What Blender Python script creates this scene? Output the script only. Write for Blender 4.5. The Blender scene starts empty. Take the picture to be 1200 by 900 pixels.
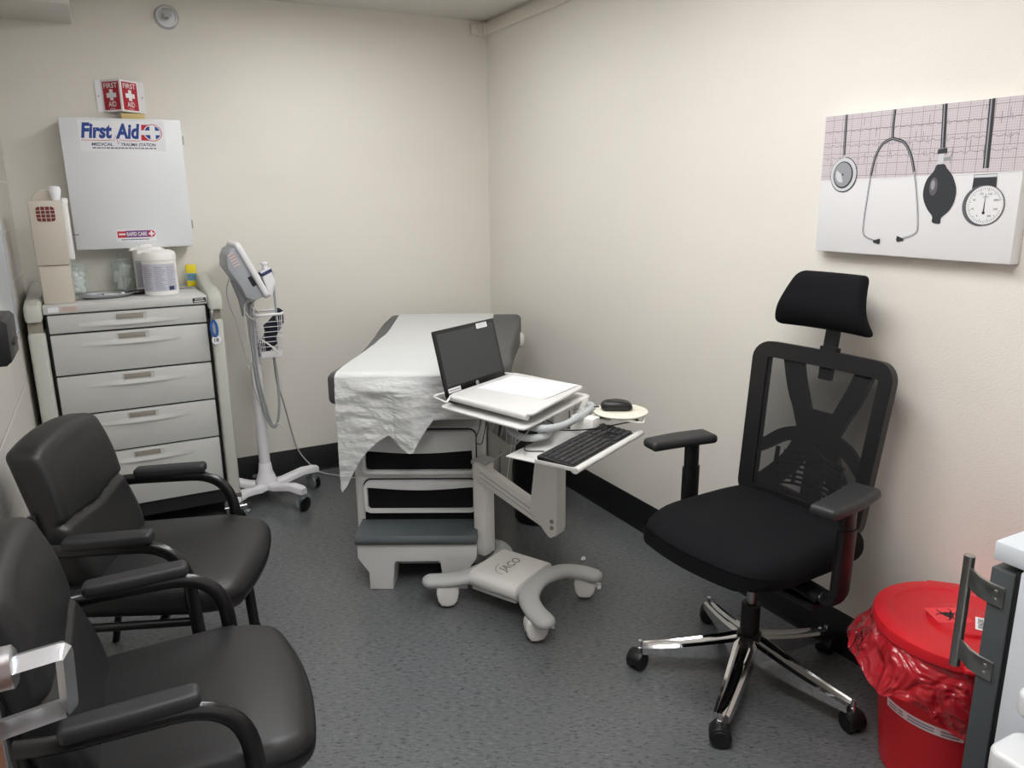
import bpy, bmesh, math, random
from mathutils import Vector, Matrix, noise
random.seed(7)
scene = bpy.context.scene
COL = scene.collection
PI = math.pi
sin, cos, rad = math.sin, math.cos, math.radians

# ------------------------------------------------------------------ materials
def lin(c):
    return tuple(((v/255)/12.92 if v/255 <= .04045 else ((v/255+.055)/1.055)**2.4) for v in c) + (1,)

def mat(name, rgb, rough=.5, metal=0, bump=None, var=0, vscale=6, coat=0, trans=0, alpha=1, emit=None, spec=.5, stretch=(1, 1, 1)):
    m = bpy.data.materials.new(name); m.use_nodes = True
    nt = m.node_tree; b = nt.nodes['Principled BSDF']
    col = lin(rgb)
    b.inputs['Base Color'].default_value = col
    b.inputs['Roughness'].default_value = rough
    b.inputs['Metallic'].default_value = metal
    b.inputs['Specular IOR Level'].default_value = spec
    b.inputs['Coat Weight'].default_value = coat
    b.inputs['Transmission Weight'].default_value = trans
    b.inputs['Alpha'].default_value = alpha
    tc = nt.nodes.new('ShaderNodeTexCoord')
    mp = nt.nodes.new('ShaderNodeMapping'); mp.inputs['Scale'].default_value = stretch
    nt.links.new(tc.outputs['Object'], mp.inputs['Vector'])
    n = nt.nodes.new('ShaderNodeTexNoise'); n.inputs['Scale'].default_value = vscale; n.inputs['Detail'].default_value = 4
    nt.links.new(mp.outputs[0], n.inputs['Vector'])
    mx = nt.nodes.new('ShaderNodeMix'); mx.data_type = 'RGBA'
    mx.inputs[6].default_value = tuple(max(0, v*(1-var-.02)) for v in col[:3]) + (1,)
    mx.inputs[7].default_value = tuple(min(1, v*(1+var+.02)) for v in col[:3]) + (1,)
    nt.links.new(n.outputs['Fac'], mx.inputs[0]); nt.links.new(mx.outputs[2], b.inputs['Base Color'])
    if bump:
        sc, st = bump[0], bump[1]
        n2 = nt.nodes.new('ShaderNodeTexNoise'); n2.inputs['Scale'].default_value = sc; n2.inputs['Detail'].default_value = 3
        nt.links.new(mp.outputs[0], n2.inputs['Vector'])
        bp = nt.nodes.new('ShaderNodeBump'); bp.inputs['Strength'].default_value = st; bp.inputs['Distance'].default_value = bump[2] if len(bump) > 2 else .003
        nt.links.new(n2.outputs['Fac'], bp.inputs['Height']); nt.links.new(bp.outputs['Normal'], b.inputs['Normal'])
    if emit:
        b.inputs['Emission Color'].default_value = lin(emit[0]); b.inputs['Emission Strength'].default_value = emit[1]
    return m

M = {}
M['wall'] = mat('painted_wall', (230, 226, 217), .6, bump=(110, .3, .003), var=.01, vscale=2, stretch=(1, 1, 2.4))
M['ceil'] = mat('ceiling_paint', (212, 208, 202), .8, bump=(60, .1), var=.01)
M['rubber_base'] = mat('black_rubber', (17, 18, 21), .5)
M['race'] = mat('painted_raceway', (226, 220, 209), .5)
M['white'] = mat('white_enamel', (226, 228, 230), .35, var=.01)
M['cabwhite'] = mat('cabinet_enamel', (231, 233, 236), .3, var=.02, vscale=3)
M['cart'] = mat('cart_plastic', (202, 203, 199), .45, var=.015)
M['cartside'] = mat('cart_side_plastic', (190, 191, 182), .5, var=.015)
M['cartdark'] = mat('cart_dark', (26, 25, 30), .6)
M['olive'] = mat('bumper_grey', (96, 94, 84), .6)
M['recess'] = mat('handle_recess', (150, 143, 130), .6)
M['labelgrey'] = mat('label_insert', (152, 146, 135), .5)
M['chrome'] = mat('chrome', (225, 226, 228), .08, 1)
M['steel'] = mat('brushed_steel', (176, 176, 174), .28, 1)
M['alu'] = mat('satin_aluminium', (206, 208, 212), .3, 1, bump=(200, .05))
M['blackmetal'] = mat('black_metal', (16, 16, 17), .3, coat=.3)
M['vinyl'] = mat('black_vinyl', (29, 29, 30), .42, bump=(260, .12, .001), var=.03)
M['blackplastic'] = mat('black_plastic', (17, 17, 19), .42)
M['blacksoft'] = mat('black_arm_pad', (38, 38, 40), .5)
M['fabric'] = mat('black_fabric', (17, 18, 21), .95, bump=(700, .3, .001), var=.05, vscale=60, spec=.2)
M['charcoal'] = mat('charcoal_vinyl', (76, 76, 77), .5, bump=(200, .1, .001), var=.02)
M['tread'] = mat('step_rubber', (84, 92, 94), .55, bump=(150, .1))
M['tablebase'] = mat('table_base_plastic', (222, 222, 220), .42, var=.01)
M['drawerblack'] = mat('drawer_black_panel', (8, 9, 12), .6, spec=.25)
M['paper'] = mat('crepe_paper', (203, 205, 204), .5, bump=(48, .5, .006), var=.01, stretch=(.7, 1, 2.2))
M['sheet'] = mat('paper_sheet', (226, 227, 232), .8)
M['trolley'] = mat('trolley_white', (232, 231, 227), .4, var=.01)
M['trolleygrey'] = mat('trolley_grey', (186, 188, 186), .45)
M['traywhite'] = mat('tray_white', (208, 208, 205), .4)
M['tubegrey'] = mat('handle_grey', (176, 181, 182), .4)
M['screen'] = mat('laptop_screen', (52, 56, 56), .3, var=.01)
M['key'] = mat('key_plastic', (34, 34, 36), .55)
M['cream'] = mat('mouse_platform_cream', (228, 224, 208), .5)
M['red'] = mat('red_plastic', (206, 28, 40), .38, var=.03)
M['redlabel'] = mat('red_sticker', (232, 62, 70), .5)
M['black'] = mat('black_print', (20, 20, 24), .6)
M['blue'] = mat('blue_print', (36, 68, 148), .6)
M['redprint'] = mat('red_print', (200, 36, 56), .6)
M['darkblue'] = mat('dark_blue_print', (44, 54, 96), .6)
M['signred'] = mat('sign_red', (180, 30, 52), .4)
M['sticker'] = mat('white_sticker', (240, 240, 243), .5)
M['pink'] = mat('pink_sticker', (216, 190, 184), .5)
M['violet'] = mat('violet_print', (120, 66, 130), .6)
M['beige'] = mat('beige_plastic', (206, 198, 184), .5, var=.01)
M['sharpred'] = mat('sharps_red', (116, 34, 40), .5)
M['tubwhite'] = mat('tub_white', (238, 237, 233), .4)
M['tublabel'] = mat('tub_label', (196, 196, 206), .6, var=.12, vscale=90, stretch=(1, 1, 6))
M['tubprint'] = mat('tub_print', (150, 150, 165), .6)
M['yellow'] = mat('yellow_plastic', (236, 216, 30), .4)
M['ltblue'] = mat('light_blue_label', (120, 168, 190), .5)
M['tan'] = mat('tan_card', (214, 190, 130), .6)
M['cotton'] = mat('cotton', (236, 236, 232), .95, bump=(60, .8, .01))
M['navy'] = mat('navy_cloth', (22, 27, 40), .9, bump=(300, .3))
M['cable'] = mat('grey_cable', (180, 180, 178), .5)
M['whitecable'] = mat('white_cable', (222, 221, 214), .5)
M['hose'] = mat('grey_hose', (150, 152, 154), .5)
M['blackcable'] = mat('black_cable', (16, 16, 18), .5)
M['castgrey'] = mat('caster_grey', (128, 136, 138), .5)
M['standwhite'] = mat('stand_white', (232, 231, 234), .4)
M['moncase'] = mat('monitor_case_grey', (168, 172, 178), .45)
M['keyblue'] = mat('blue_key_fob', (40, 92, 170), .4)
M['wood'] = mat('door_wood', (128, 84, 60), .5, var=.2, vscale=9, stretch=(6, 6, .6))
M['fridgedark'] = mat('fridge_door_grey', (86, 92, 94), .4, metal=.3)
M['fridgewhite'] = mat('fridge_white', (208, 214, 220), .35, var=.01)
M['gasket'] = mat('black_gasket', (14, 16, 17), .6)
M['bag'] = mat('black_bag', (10, 11, 13), .4, bump=(30, .6, .02))
M['board'] = mat('whiteboard', (214, 218, 222), .25)
M['darkline'] = mat('seam_line', (60, 60, 60), .6)
M['printgrey'] = mat('art_grey', (150, 152, 156), .6)
M['printlight'] = mat('art_light_grey', (205, 207, 210), .6)
M['printdark'] = mat('art_dark', (44, 47, 52), .6)
M['printmid'] = mat('art_mid', (96, 92, 98), .6)
M['printwhite'] = mat('art_white', (228, 228, 229), .6)
M['diffuser'] = mat('lit_diffuser', (255, 250, 240), .5, emit=((250, 250, 251), 11.9))

def glass(name, rgb, rough=.02, ior=1.45):
    m = bpy.data.materials.new(name); m.use_nodes = True
    b = m.node_tree.nodes['Principled BSDF']
    b.inputs['Base Color'].default_value = lin(rgb); b.inputs['Transmission Weight'].default_value = 1
    b.inputs['Roughness'].default_value = rough; b.inputs['IOR'].default_value = ior
    return m

def film(name, rgb, tr, rough=.15, bump=None, trcol=None, texture=None):
    m = bpy.data.materials.new(name); m.use_nodes = True
    nt = m.node_tree; b = nt.nodes['Principled BSDF']; out = nt.nodes['Material Output']
    b.inputs['Base Color'].default_value = lin(rgb); b.inputs['Roughness'].default_value = rough
    b.inputs['Coat Weight'].default_value = 1 if bump else 0; b.inputs['Coat Roughness'].default_value = .06
    t = nt.nodes.new('ShaderNodeBsdfTransparent'); t.inputs[0].default_value = lin(trcol or (255, 255, 255))
    mx = nt.nodes.new('ShaderNodeMixShader'); mx.inputs[0].default_value = tr
    nt.links.new(b.outputs[0], mx.inputs[1]); nt.links.new(t.outputs[0], mx.inputs[2]); nt.links.new(mx.outputs[0], out.inputs[0])
    tc = nt.nodes.new('ShaderNodeTexCoord')
    if bump:
        n2 = nt.nodes.new('ShaderNodeTexNoise'); n2.inputs['Scale'].default_value = bump[0]
        nt.links.new(tc.outputs['Object'], n2.inputs['Vector'])
        bp = nt.nodes.new('ShaderNodeBump'); bp.inputs['Strength'].default_value = bump[1]; bp.inputs['Distance'].default_value = .06; n2.inputs['Distortion'].default_value = 1.2
        nt.links.new(n2.outputs['Fac'], bp.inputs['Height']); nt.links.new(bp.outputs['Normal'], b.inputs['Normal']); nt.links.new(bp.outputs['Normal'], b.inputs['Coat Normal'])
    return m
M['liner'] = film('red_liner_film', (218, 48, 62), .42, .08, (11, 1.0), (255, 130, 130))
M['rackcream'] = film('clear_rack_plastic', (214, 214, 204), .62, .15)
M['mesh'] = film('black_mesh_fabric', (24, 25, 27), .34, .8)
M['glass'] = film('jar_glass', (244, 248, 247), .84, .05, None, (250, 253, 252))

def floor_mat():
    m = bpy.data.materials.new('speckled_vinyl'); m.use_nodes = True
    nt = m.node_tree; b = nt.nodes['Principled BSDF']; L = nt.links.new
    tc = nt.nodes.new('ShaderNodeTexCoord')
    m0 = nt.nodes.new('ShaderNodeMapping'); m0.inputs['Rotation'].default_value = (0, 0, .5)
    mp = nt.nodes.new('ShaderNodeMapping'); mp.inputs['Scale'].default_value = (1, 3.0, 1)
    L(tc.outputs['Object'], m0.inputs[0]); L(m0.outputs[0], mp.inputs[0])
    n = nt.nodes.new('ShaderNodeTexNoise'); n.inputs['Scale'].default_value = 44; n.inputs['Detail'].default_value = 4; n.inputs['Roughness'].default_value = .72; n.inputs['Distortion'].default_value = .3
    L(mp.outputs[0], n.inputs['Vector'])
    r = nt.nodes.new('ShaderNodeValToRGB'); e = r.color_ramp.elements
    e[0].position = .345; e[0].color = lin((30, 33, 37)); e[1].position = .74; e[1].color = lin((138, 140, 140))
    k = e.new(.425); k.color = lin((92, 95, 97)); k = e.new(.6); k.color = lin((106, 108, 109))
    L(n.outputs['Fac'], r.inputs[0])
    L(r.outputs[0], b.inputs['Base Color'])
    n3 = nt.nodes.new('ShaderNodeTexNoise'); n3.inputs['Scale'].default_value = 4
    L(tc.outputs['Object'], n3.inputs['Vector'])
    mr = nt.nodes.new('ShaderNodeMapRange'); mr.inputs[3].default_value = .27; mr.inputs[4].default_value = .33
    L(n3.outputs['Fac'], mr.inputs[0]); L(mr.outputs[0], b.inputs['Roughness'])
    return m
M['floor'] = floor_mat()

def block_mat():
    m = bpy.data.materials.new('painted_blocks'); m.use_nodes = True
    nt = m.node_tree; b = nt.nodes['Principled BSDF']; L = nt.links.new
    tc = nt.nodes.new('ShaderNodeTexCoord')
    sp = nt.nodes.new('ShaderNodeSeparateXYZ'); cb = nt.nodes.new('ShaderNodeCombineXYZ')
    L(tc.outputs['Object'], sp.inputs[0]); L(sp.outputs['Y'], cb.inputs['X']); L(sp.outputs['Z'], cb.inputs['Y'])
    br = nt.nodes.new('ShaderNodeTexBrick'); br.inputs['Scale'].default_value = 1
    br.inputs['Brick Width'].default_value = .406; br.inputs['Row Height'].default_value = .203; br.inputs['Mortar Size'].default_value = .006
    br.inputs['Mortar Smooth'].default_value = .6
    br.inputs['Color1'].default_value = lin((214, 209, 202)); br.inputs['Color2'].default_value = lin((209, 204, 196)); br.inputs['Mortar'].default_value = lin((230, 226, 218))
    L(cb.outputs[0], br.inputs['Vector']); L(br.outputs['Color'], b.inputs['Base Color'])
    bp = nt.nodes.new('ShaderNodeBump'); bp.inputs['Strength'].default_value = .6; bp.inputs['Distance'].default_value = .004; bp.invert = True
    L(br.outputs['Fac'], bp.inputs['Height']); L(bp.outputs[0], b.inputs['Normal']); b.inputs['Roughness'].default_value = .5
    return m
M['blocks'] = block_mat()

def ecg_mat():
    m = bpy.data.materials.new('ecg_paper_print'); m.use_nodes = True
    nt = m.node_tree; b = nt.nodes['Principled BSDF']; L = nt.links.new
    tc = nt.nodes.new('ShaderNodeTexCoord')
    sp = nt.nodes.new('ShaderNodeSeparateXYZ'); cb = nt.nodes.new('ShaderNodeCombineXYZ')
    L(tc.outputs['Object'], sp.inputs[0]); L(sp.outputs['Y'], cb.inputs['X']); L(sp.outputs['Z'], cb.inputs['Y'])
    def grid(step, w, c1, c2):
        br = nt.nodes.new('ShaderNodeTexBrick'); br.offset = 0; br.inputs['Scale'].default_value = 1
        br.inputs['Brick Width'].default_value = step; br.inputs['Row Height'].default_value = step; br.inputs['Mortar Size'].default_value = w
        br.inputs['Color1'].default_value = c1; br.inputs['Color2'].default_value = c1; br.inputs['Mortar'].default_value = c2
        L(cb.outputs[0], br.inputs['Vector']); return br
    g1 = grid(.0066, .0007, lin((206, 198, 201)), lin((188, 177, 182)))
    g2 = grid(.033, .0010, (1, 1, 1, 1), (.62, .58, .6, 1))
    mx = nt.nodes.new('ShaderNodeMix'); mx.data_type = 'RGBA'; mx.blend_type = 'MULTIPLY'; mx.inputs[0].default_value = 1
    L(g1.outputs[0], mx.inputs[6]); L(g2.outputs[0], mx.inputs[7]); L(mx.outputs[2], b.inputs['Base Color'])
    b.inputs['Roughness'].default_value = .6
    return m
M['ecg'] = ecg_mat()

# ------------------------------------------------------------------ mesh helpers
def BM(): return bmesh.new()
def merge(dst, src, mtx=None):
    if mtx is not None: bmesh.ops.transform(src, matrix=mtx, verts=src.verts)
    me = bpy.data.meshes.new('t'); src.to_mesh(me); src.free(); dst.from_mesh(me); bpy.data.meshes.remove(me)
def T(x=0, y=0, z=0, rx=0, ry=0, rz=0):
    return Matrix.Translation((x, y, z)) @ Matrix.Rotation(rz, 4, 'Z') @ Matrix.Rotation(ry, 4, 'Y') @ Matrix.Rotation(rx, 4, 'X')
def box(bm, x0, x1, y0, y1, z0, z1, bev=0, seg=2, mtx=None):
    t = BM(); bmesh.ops.create_cube(t, size=1)
    for v in t.verts:
        v.co = Vector(((x0+x1)/2+v.co.x*(x1-x0), (y0+y1)/2+v.co.y*(y1-y0), (z0+z1)/2+v.co.z*(z1-z0)))
    if bev: bmesh.ops.bevel(t, geom=t.edges[:], offset=min(bev, .49*min(abs(x1-x0), abs(y1-y0), abs(z1-z0))), segments=seg, affect='EDGES', profile=.5)
    merge(bm, t, mtx); return bm
def prism(bm, poly, d0, d1, axis='z', bev=0, seg=2, mtx=None, allbev=False):
    """polygon (a,b) extruded along axis: z -> (a,b,d); x -> (d,a,b); y -> (a,d,b)"""
    f = {'z': lambda a, b, d: (a, b, d), 'x': lambda a, b, d: (d, a, b), 'y': lambda a, b, d: (a, d, b)}[axis]
    t = BM()
    A = [t.verts.new(f(a, b, d0)) for a, b in poly]; B = [t.verts.new(f(a, b, d1)) for a, b in poly]
    t.faces.new(A); t.faces.new(B[::-1]); n = len(poly)
    for i in range(n): t.faces.new((A[i], B[i], B[(i+1) % n], A[(i+1) % n]))
    bmesh.ops.recalc_face_normals(t, faces=t.faces)
    if bev:
        sa, sb = set(A), set(B)
        ed = t.edges[:] if allbev else [e for e in t.edges if (e.verts[0] in sa and e.verts[1] in sa) or (e.verts[0] in sb and e.verts[1] in sb)]
        bmesh.ops.bevel(t, geom=ed, offset=bev, segments=seg, affect='EDGES', profile=.5)
    merge(bm, t, mtx); return bm
def spline(pts, n=6, closed=False):
    P = [Vector(p) for p in pts]; out = []; N = len(P)
    for i in range(N if closed else N-1):
        if closed: p0, p1, p2, p3 = P[i-1], P[i], P[(i+1) % N], P[(i+2) % N]
        else: p0, p1, p2, p3 = P[max(i-1, 0)], P[i], P[i+1], P[min(i+2, N-1)]
        for k in range(n):
            t = k/n
            out.append(.5*((2*p1)+(p2-p0)*t+(2*p0-5*p1+4*p2-p3)*t*t+(3*p1-p0-3*p2+p3)*t**3))
    if not closed: out.append(P[-1])
    return out
def fillet(pts, r, n=6):
    P = [Vector(p) for p in pts]; out = [P[0]]
    for i in range(1, len(P)-1):
        a, b, c = P[i-1], P[i], P[i+1]; u = (a-b); w = (c-b); d = min(r, u.length*.49, w.length*.49)
        s = b+u.normalized()*d; e = b+w.normalized()*d
        for k in range(n+1):
            t = k/n; out.append((1-t)**2*s+2*t*(1-t)*b+t*t*e)
    out.append(P[-1]); return out
def tube(bm, pts, r, n=10, closed=False, flat=None, ref=None):
    """round tube; flat=(a,b) gives an elliptic section, ref fixes the a axis"""
    P = [Vector(p) for p in pts]; N = len(P); rings = []
    tang = []
    for i in range(N):
        if closed: t = P[(i+1) % N]-P[i-1]
        else: t = P[min(i+1, N-1)]-P[max(i-1, 0)]
        tang.append(t.normalized())
    up = Vector(ref) if ref else (Vector((0, 0, 1)) if abs(tang[0].z) < .9 else Vector((1, 0, 0)))
    u = (up-tang[0]*up.dot(tang[0])).normalized()
    for i in range(N):
        t = tang[i]
        if ref: u = Vector(ref)
        u = (u-t*u.dot(t))
        if u.length < 1e-6: u = t.orthogonal()
        u.normalize(); w = t.cross(u)
        ra = r[i] if isinstance(r, (list, tuple)) else r
        a, b = (flat if flat else (ra, ra))
        rings.append([bm.verts.new(P[i]+u*a*cos(2*PI*k/n)+w*b*sin(2*PI*k/n)) for k in range(n)])
    for i in range(N if closed else N-1):
        A, B = rings[i], rings[(i+1) % N]
        for k in range(n): bm.faces.new((A[k], A[(k+1) % n], B[(k+1) % n], B[k]))
    if not closed:
        bm.faces.new(rings[0][::-1]); bm.faces.new(rings[-1])
    return bm
def lathe(bm, prof, n=32, mtx=None, cap=True):
    t = BM(); rings = []
    for r, z in prof: rings.append([t.verts.new((max(r, 1e-5)*cos(2*PI*k/n), max(r, 1e-5)*sin(2*PI*k/n), z)) for k in range(n)])
    for A, B in zip(rings, rings[1:]):
        for k in range(n): t.faces.new((A[k], A[(k+1) % n], B[(k+1) % n], B[k]))
    if cap: t.faces.new(rings[0][::-1]); t.faces.new(rings[-1])
    merge(bm, t, mtx); return bm
def grid(bm, fn, nu, nv, thick=0):
    t = BM(); V = [[t.verts.new(fn(i/nu, j/nv)) for j in range(nv+1)] for i in range(nu+1)]
    for i in range(nu):
        for j in range(nv): t.faces.new((V[i][j], V[i+1][j], V[i+1][j+1], V[i][j+1]))
    if thick:
        bmesh.ops.recalc_face_normals(t, faces=t.faces)
        bmesh.ops.solidify(t, geom=t.faces[:], thickness=thick)
    merge(bm, t); return bm
def rbox(bm, sx, sy, sz, r, fn=None, nx=12, ny=12, nz=6, mtx=None):
    """rounded cushion box centred on 0, half sizes sx,sy,sz, edge radius r"""
    def ax(s, n):
        k = 4; a = [-s+r*(1-cos(PI/2*i/k)) for i in range(k)]
        m = [-s+r+(2*s-2*r)*i/n for i in range(n+1)]
        return a+m+[-v for v in a[::-1]]
    X, Y, Z = ax(sx, nx), ax(sy, ny), ax(sz, nz)
    t = BM(); cache = {}
    def V(x, y, z):
        key = (round(x, 6), round(y, 6), round(z, 6))
        if key not in cache:
            p = Vector((x, y, z)); q = Vector((max(-sx+r, min(sx-r, x)), max(-sy+r, min(sy-r, y)), max(-sz+r, min(sz-r, z))))
            d = p-q
            if d.length > 1e-9: p = q+d.normalized()*r
            if fn: p = Vector(fn(p))
            cache[key] = t.verts.new(p)
        return cache[key]
    def quad(a):
        try: t.faces.new(a)
        except ValueError: pass
    for s in (-1, 1):
        for i in range(len(X)-1):
            for j in range(len(Y)-1): quad([V(X[a], Y[b], s*sz) for a, b in ((i, j), (i+1, j), (i+1, j+1), (i, j+1))])
        for i in range(len(X)-1):
            for j in range(len(Z)-1): quad([V(X[a], s*sy, Z[b]) for a, b in ((i, j), (i+1, j), (i+1, j+1), (i, j+1))])
        for i in range(len(Y)-1):
            for j in range(len(Z)-1): quad([V(s*sx, Y[a], Z[b]) for a, b in ((i, j), (i+1, j), (i+1, j+1), (i, j+1))])
    merge(bm, t, mtx); return bm
def ribbon(bm, pts, w, d0, d1, fn=lambda s, t, d: (s, t, d), closed=False):
    P = [Vector((p[0], p[1])) for p in pts]; N = len(P); rings = []
    for i in range(N):
        t = (P[(i+1) % N]-P[i-1]) if closed else (P[min(i+1, N-1)]-P[max(i-1, 0)])
        t.normalize(); nn = Vector((-t.y, t.x)); ww = (w[i] if isinstance(w, (list, tuple)) else w)/2
        a, b = P[i]+nn*ww, P[i]-nn*ww
        rings.append([bm.verts.new(fn(a.x, a.y, d0)), bm.verts.new(fn(b.x, b.y, d0)), bm.verts.new(fn(b.x, b.y, d1)), bm.verts.new(fn(a.x, a.y, d1))])
    for i in range(N if closed else N-1):
        A, B = rings[i], rings[(i+1) % N]
        for k in range(4): bm.faces.new((A[k], A[(k+1) % 4], B[(k+1) % 4], B[k]))
    if not closed: bm.faces.new(rings[0]); bm.faces.new(rings[-1][::-1])
    return bm
def rrect(x0, x1, y0, y1, r, n=5):
    out = []
    for cx, cy, a in ((x1-r, y1-r, 0), (x0+r, y1-r, 90), (x0+r, y0+r, 180), (x1-r, y0+r, 270)):
        for k in range(n+1): out.append((cx+r*cos(rad(a+90*k/n)), cy+r*sin(rad(a+90*k/n))))
    return out
def text(bm, body, size, mtx, bold=0, shear=0, align='LEFT', ext=.0003, sx=1):
    c = bpy.data.curves.new('txt', 'FONT'); c.body = body; c.size = size; c.offset = bold; c.shear = shear
    c.align_x = align; c.extrude = ext; c.resolution_u = 3
    o = bpy.data.objects.new('txt', c); COL.objects.link(o)
    dg = bpy.context.evaluated_depsgraph_get(); me = bpy.data.meshes.new_from_object(o.evaluated_get(dg))
    t = BM(); t.from_mesh(me); bpy.data.meshes.remove(me); bpy.data.objects.remove(o); bpy.data.curves.remove(c)
    merge(bm, t, mtx @ Matrix.Diagonal((sx, 1, 1, 1))); return bm

def obj(name, bm, m, parent=None, sharp=38, label=None):
    """one mesh object; m is a material or, with bm a list, [(bm, material), ...] for several slots"""
    me = bpy.data.meshes.new(name)
    if isinstance(bm, list):
        big = BM()
        for i, (b, mm) in enumerate(bm):
            bmesh.ops.recalc_face_normals(b, faces=b.faces)
            for f in b.faces: f.material_index = i
            merge(big, b); me.materials.append(mm)
        bm = big
    else:
        bmesh.ops.recalc_face_normals(bm, faces=bm.faces); me.materials.append(m)
    for f in bm.faces: f.smooth = True
    bm.to_mesh(me); bm.free()
    me.set_sharp_from_angle(angle=rad(sharp))
    o = bpy.data.objects.new(name, me); COL.objects.link(o)
    if parent is not None: o.parent = parent
    if label: o['label'] = label
    return o
def thing(name, label, cat, loc=(0, 0, 0), rz=0, group=None):
    o = bpy.data.objects.new(name, None); COL.objects.link(o); o.empty_display_size = .1
    o.location = loc; o.rotation_euler = (0, 0, rz); o['label'] = label; o['category'] = cat
    if group: o['group'] = group
    return o
def tag(o, label, cat, group=None):
    o['label'] = label; o['category'] = cat
    if group: o['group'] = group
    return o
def struct(name, bm, m, **k):
    o = obj(name, bm, m, **k); o['kind'] = 'structure'; return o
def copy_tree(o, parent=None):
    c = o.copy(); COL.objects.link(c)
    if parent is not None: c.parent = parent
    for ch in list(o.children): copy_tree(ch, c)
    return c
FACE_Y = Matrix.Rotation(PI/2, 4, 'X')                       # text read while looking along +y
def wallx(y, z, x):                                         # text on a face that looks along -x
    return Matrix(((0, 0, -1, x), (-1, 0, 0, y), (0, 1, 0, z), (0, 0, 0, 1)))

# ------------------------------------------------------------------ room shell
XL, YF, HC = -2.432, -4.2, 2.496
struct('floor', box(BM(), XL-.1, .1, YF-1.6, .1, -.08, 0), M['floor'])
struct('wall_back', box(BM(), XL-.1, .1, 0, .1, 0, HC), M['wall'])
struct('wall_right', box(BM(), 0, .1, YF-1.6, .1, 0, HC), M['wall'])
struct('wall_left', box(BM(), XL-.1, XL, YF-1.6, .1, 0, HC), M['blocks'])
struct('ceiling', box(BM(), XL-.1, .1, YF-1.6, .1, HC, HC+.08), M['ceil'])
b = BM(); box(b, XL, -2.38, YF-.1, YF, 0, HC); box(b, -1.42, 0, YF-.1, YF, 0, HC); box(b, -2.38, -1.42, YF-.1, YF, 2.08, HC)
struct('wall_front', b, M['wall'])
def basebd(name, p):
    return struct(name, p, M['rubber_base'])
prof = [(0, 0), (.012, 0), (.009, .006), (.006, .02), (.006, .146), (.004, .15), (0, .15)]
basebd('baseboard_back', prism(BM(), [(-a, z) for a, z in prof], XL, 0, 'x'))
basebd('baseboard_right', prism(BM(), [(-a, z) for a, z in prof], YF, -.0065, 'y'))
basebd('baseboard_left', prism(BM(), [(XL+a, z) for a, z in prof], YF, -.0065, 'y'))
# cable raceway high on the right wall, turning the corner
b = BM(); box(b, -.024, -.0, -3.9, -.03, 2.418, 2.474, .004); box(b, -.03, -.0, -.055, -.0, 2.414, 2.478, .004); box(b, -.1, -.03, -.024, 0, 2.418, 2.474, .004)
box(b, -.062, -.03, -.03, 0, 2.414, 2.478, .003)
struct('trim_1', b, M['race'])
b = BM(); box(b, XL, -2.083, -.42, 0, 2.315, HC, .004)
struct('trim_2', b, M['ceil'])

# ------------------------------------------------------------------ camera
cam = bpy.data.cameras.new('camera'); cam.sensor_width = 36; cam.lens = 901/1200*36; cam.clip_start = .02
co = bpy.data.objects.new('camera', cam); COL.objects.link(co)
ya, pi_, ro = 0.47897184, 0.24371476, -0.01221586
d = Vector((sin(ya)*cos(pi_), cos(ya)*cos(pi_), -sin(pi_))); r0 = Vector((cos(ya), -sin(ya), 0)); u0 = r0.cross(d)
r = r0*cos(ro)+u0*sin(ro); u = -r0*sin(ro)+u0*cos(ro)
co.matrix_world = Matrix(((r.x, u.x, -d.x, -2.0748), (r.y, u.y, -d.y, -4.2630), (r.z, u.z, -d.z, 1.55), (0, 0, 0, 1)))
scene.camera = co

# ------------------------------------------------------------------ light
def troffer(x, y, label, sx=.6, sy=.6):
    t = thing('ceiling_light', label, 'light', (x, y, HC), 0)
    fr = BM(); ribbon(fr, [(-sx/2, -sy/2), (sx/2, -sy/2), (sx/2, sy/2), (-sx/2, sy/2)], .03, -.03, -.0005, closed=True)
    obj('frame', fr, M['white'], t)
    obj('diffuser', box(BM(), -sx/2+.012, sx/2-.012, -sy/2+.012, sy/2-.012, -.022, -.004), M['diffuser'], t)
    return t
troffer(-1.05, -1.0, 'square lit ceiling panel over the exam table')
troffer(-1.05, -2.4, 'long lit ceiling panel over the laptop cart', .6, 1.0)
troffer(-1.65, -3.45, 'wide lit ceiling panel just inside the doorway', .9, .9)
w = bpy.data.worlds.new('World'); scene.world = w; w.use_nodes = True
w.node_tree.nodes['Background'].inputs[0].default_value = (.9, .93, 1, 1); w.node_tree.nodes['Background'].inputs[1].default_value = .8
scene.view_settings.view_transform = 'Standard'; scene.view_settings.look = 'None'; scene.view_settings.gamma = 1
scene.view_settings.use_curve_mapping = False; scene.view_settings.exposure = 0.0

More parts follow.
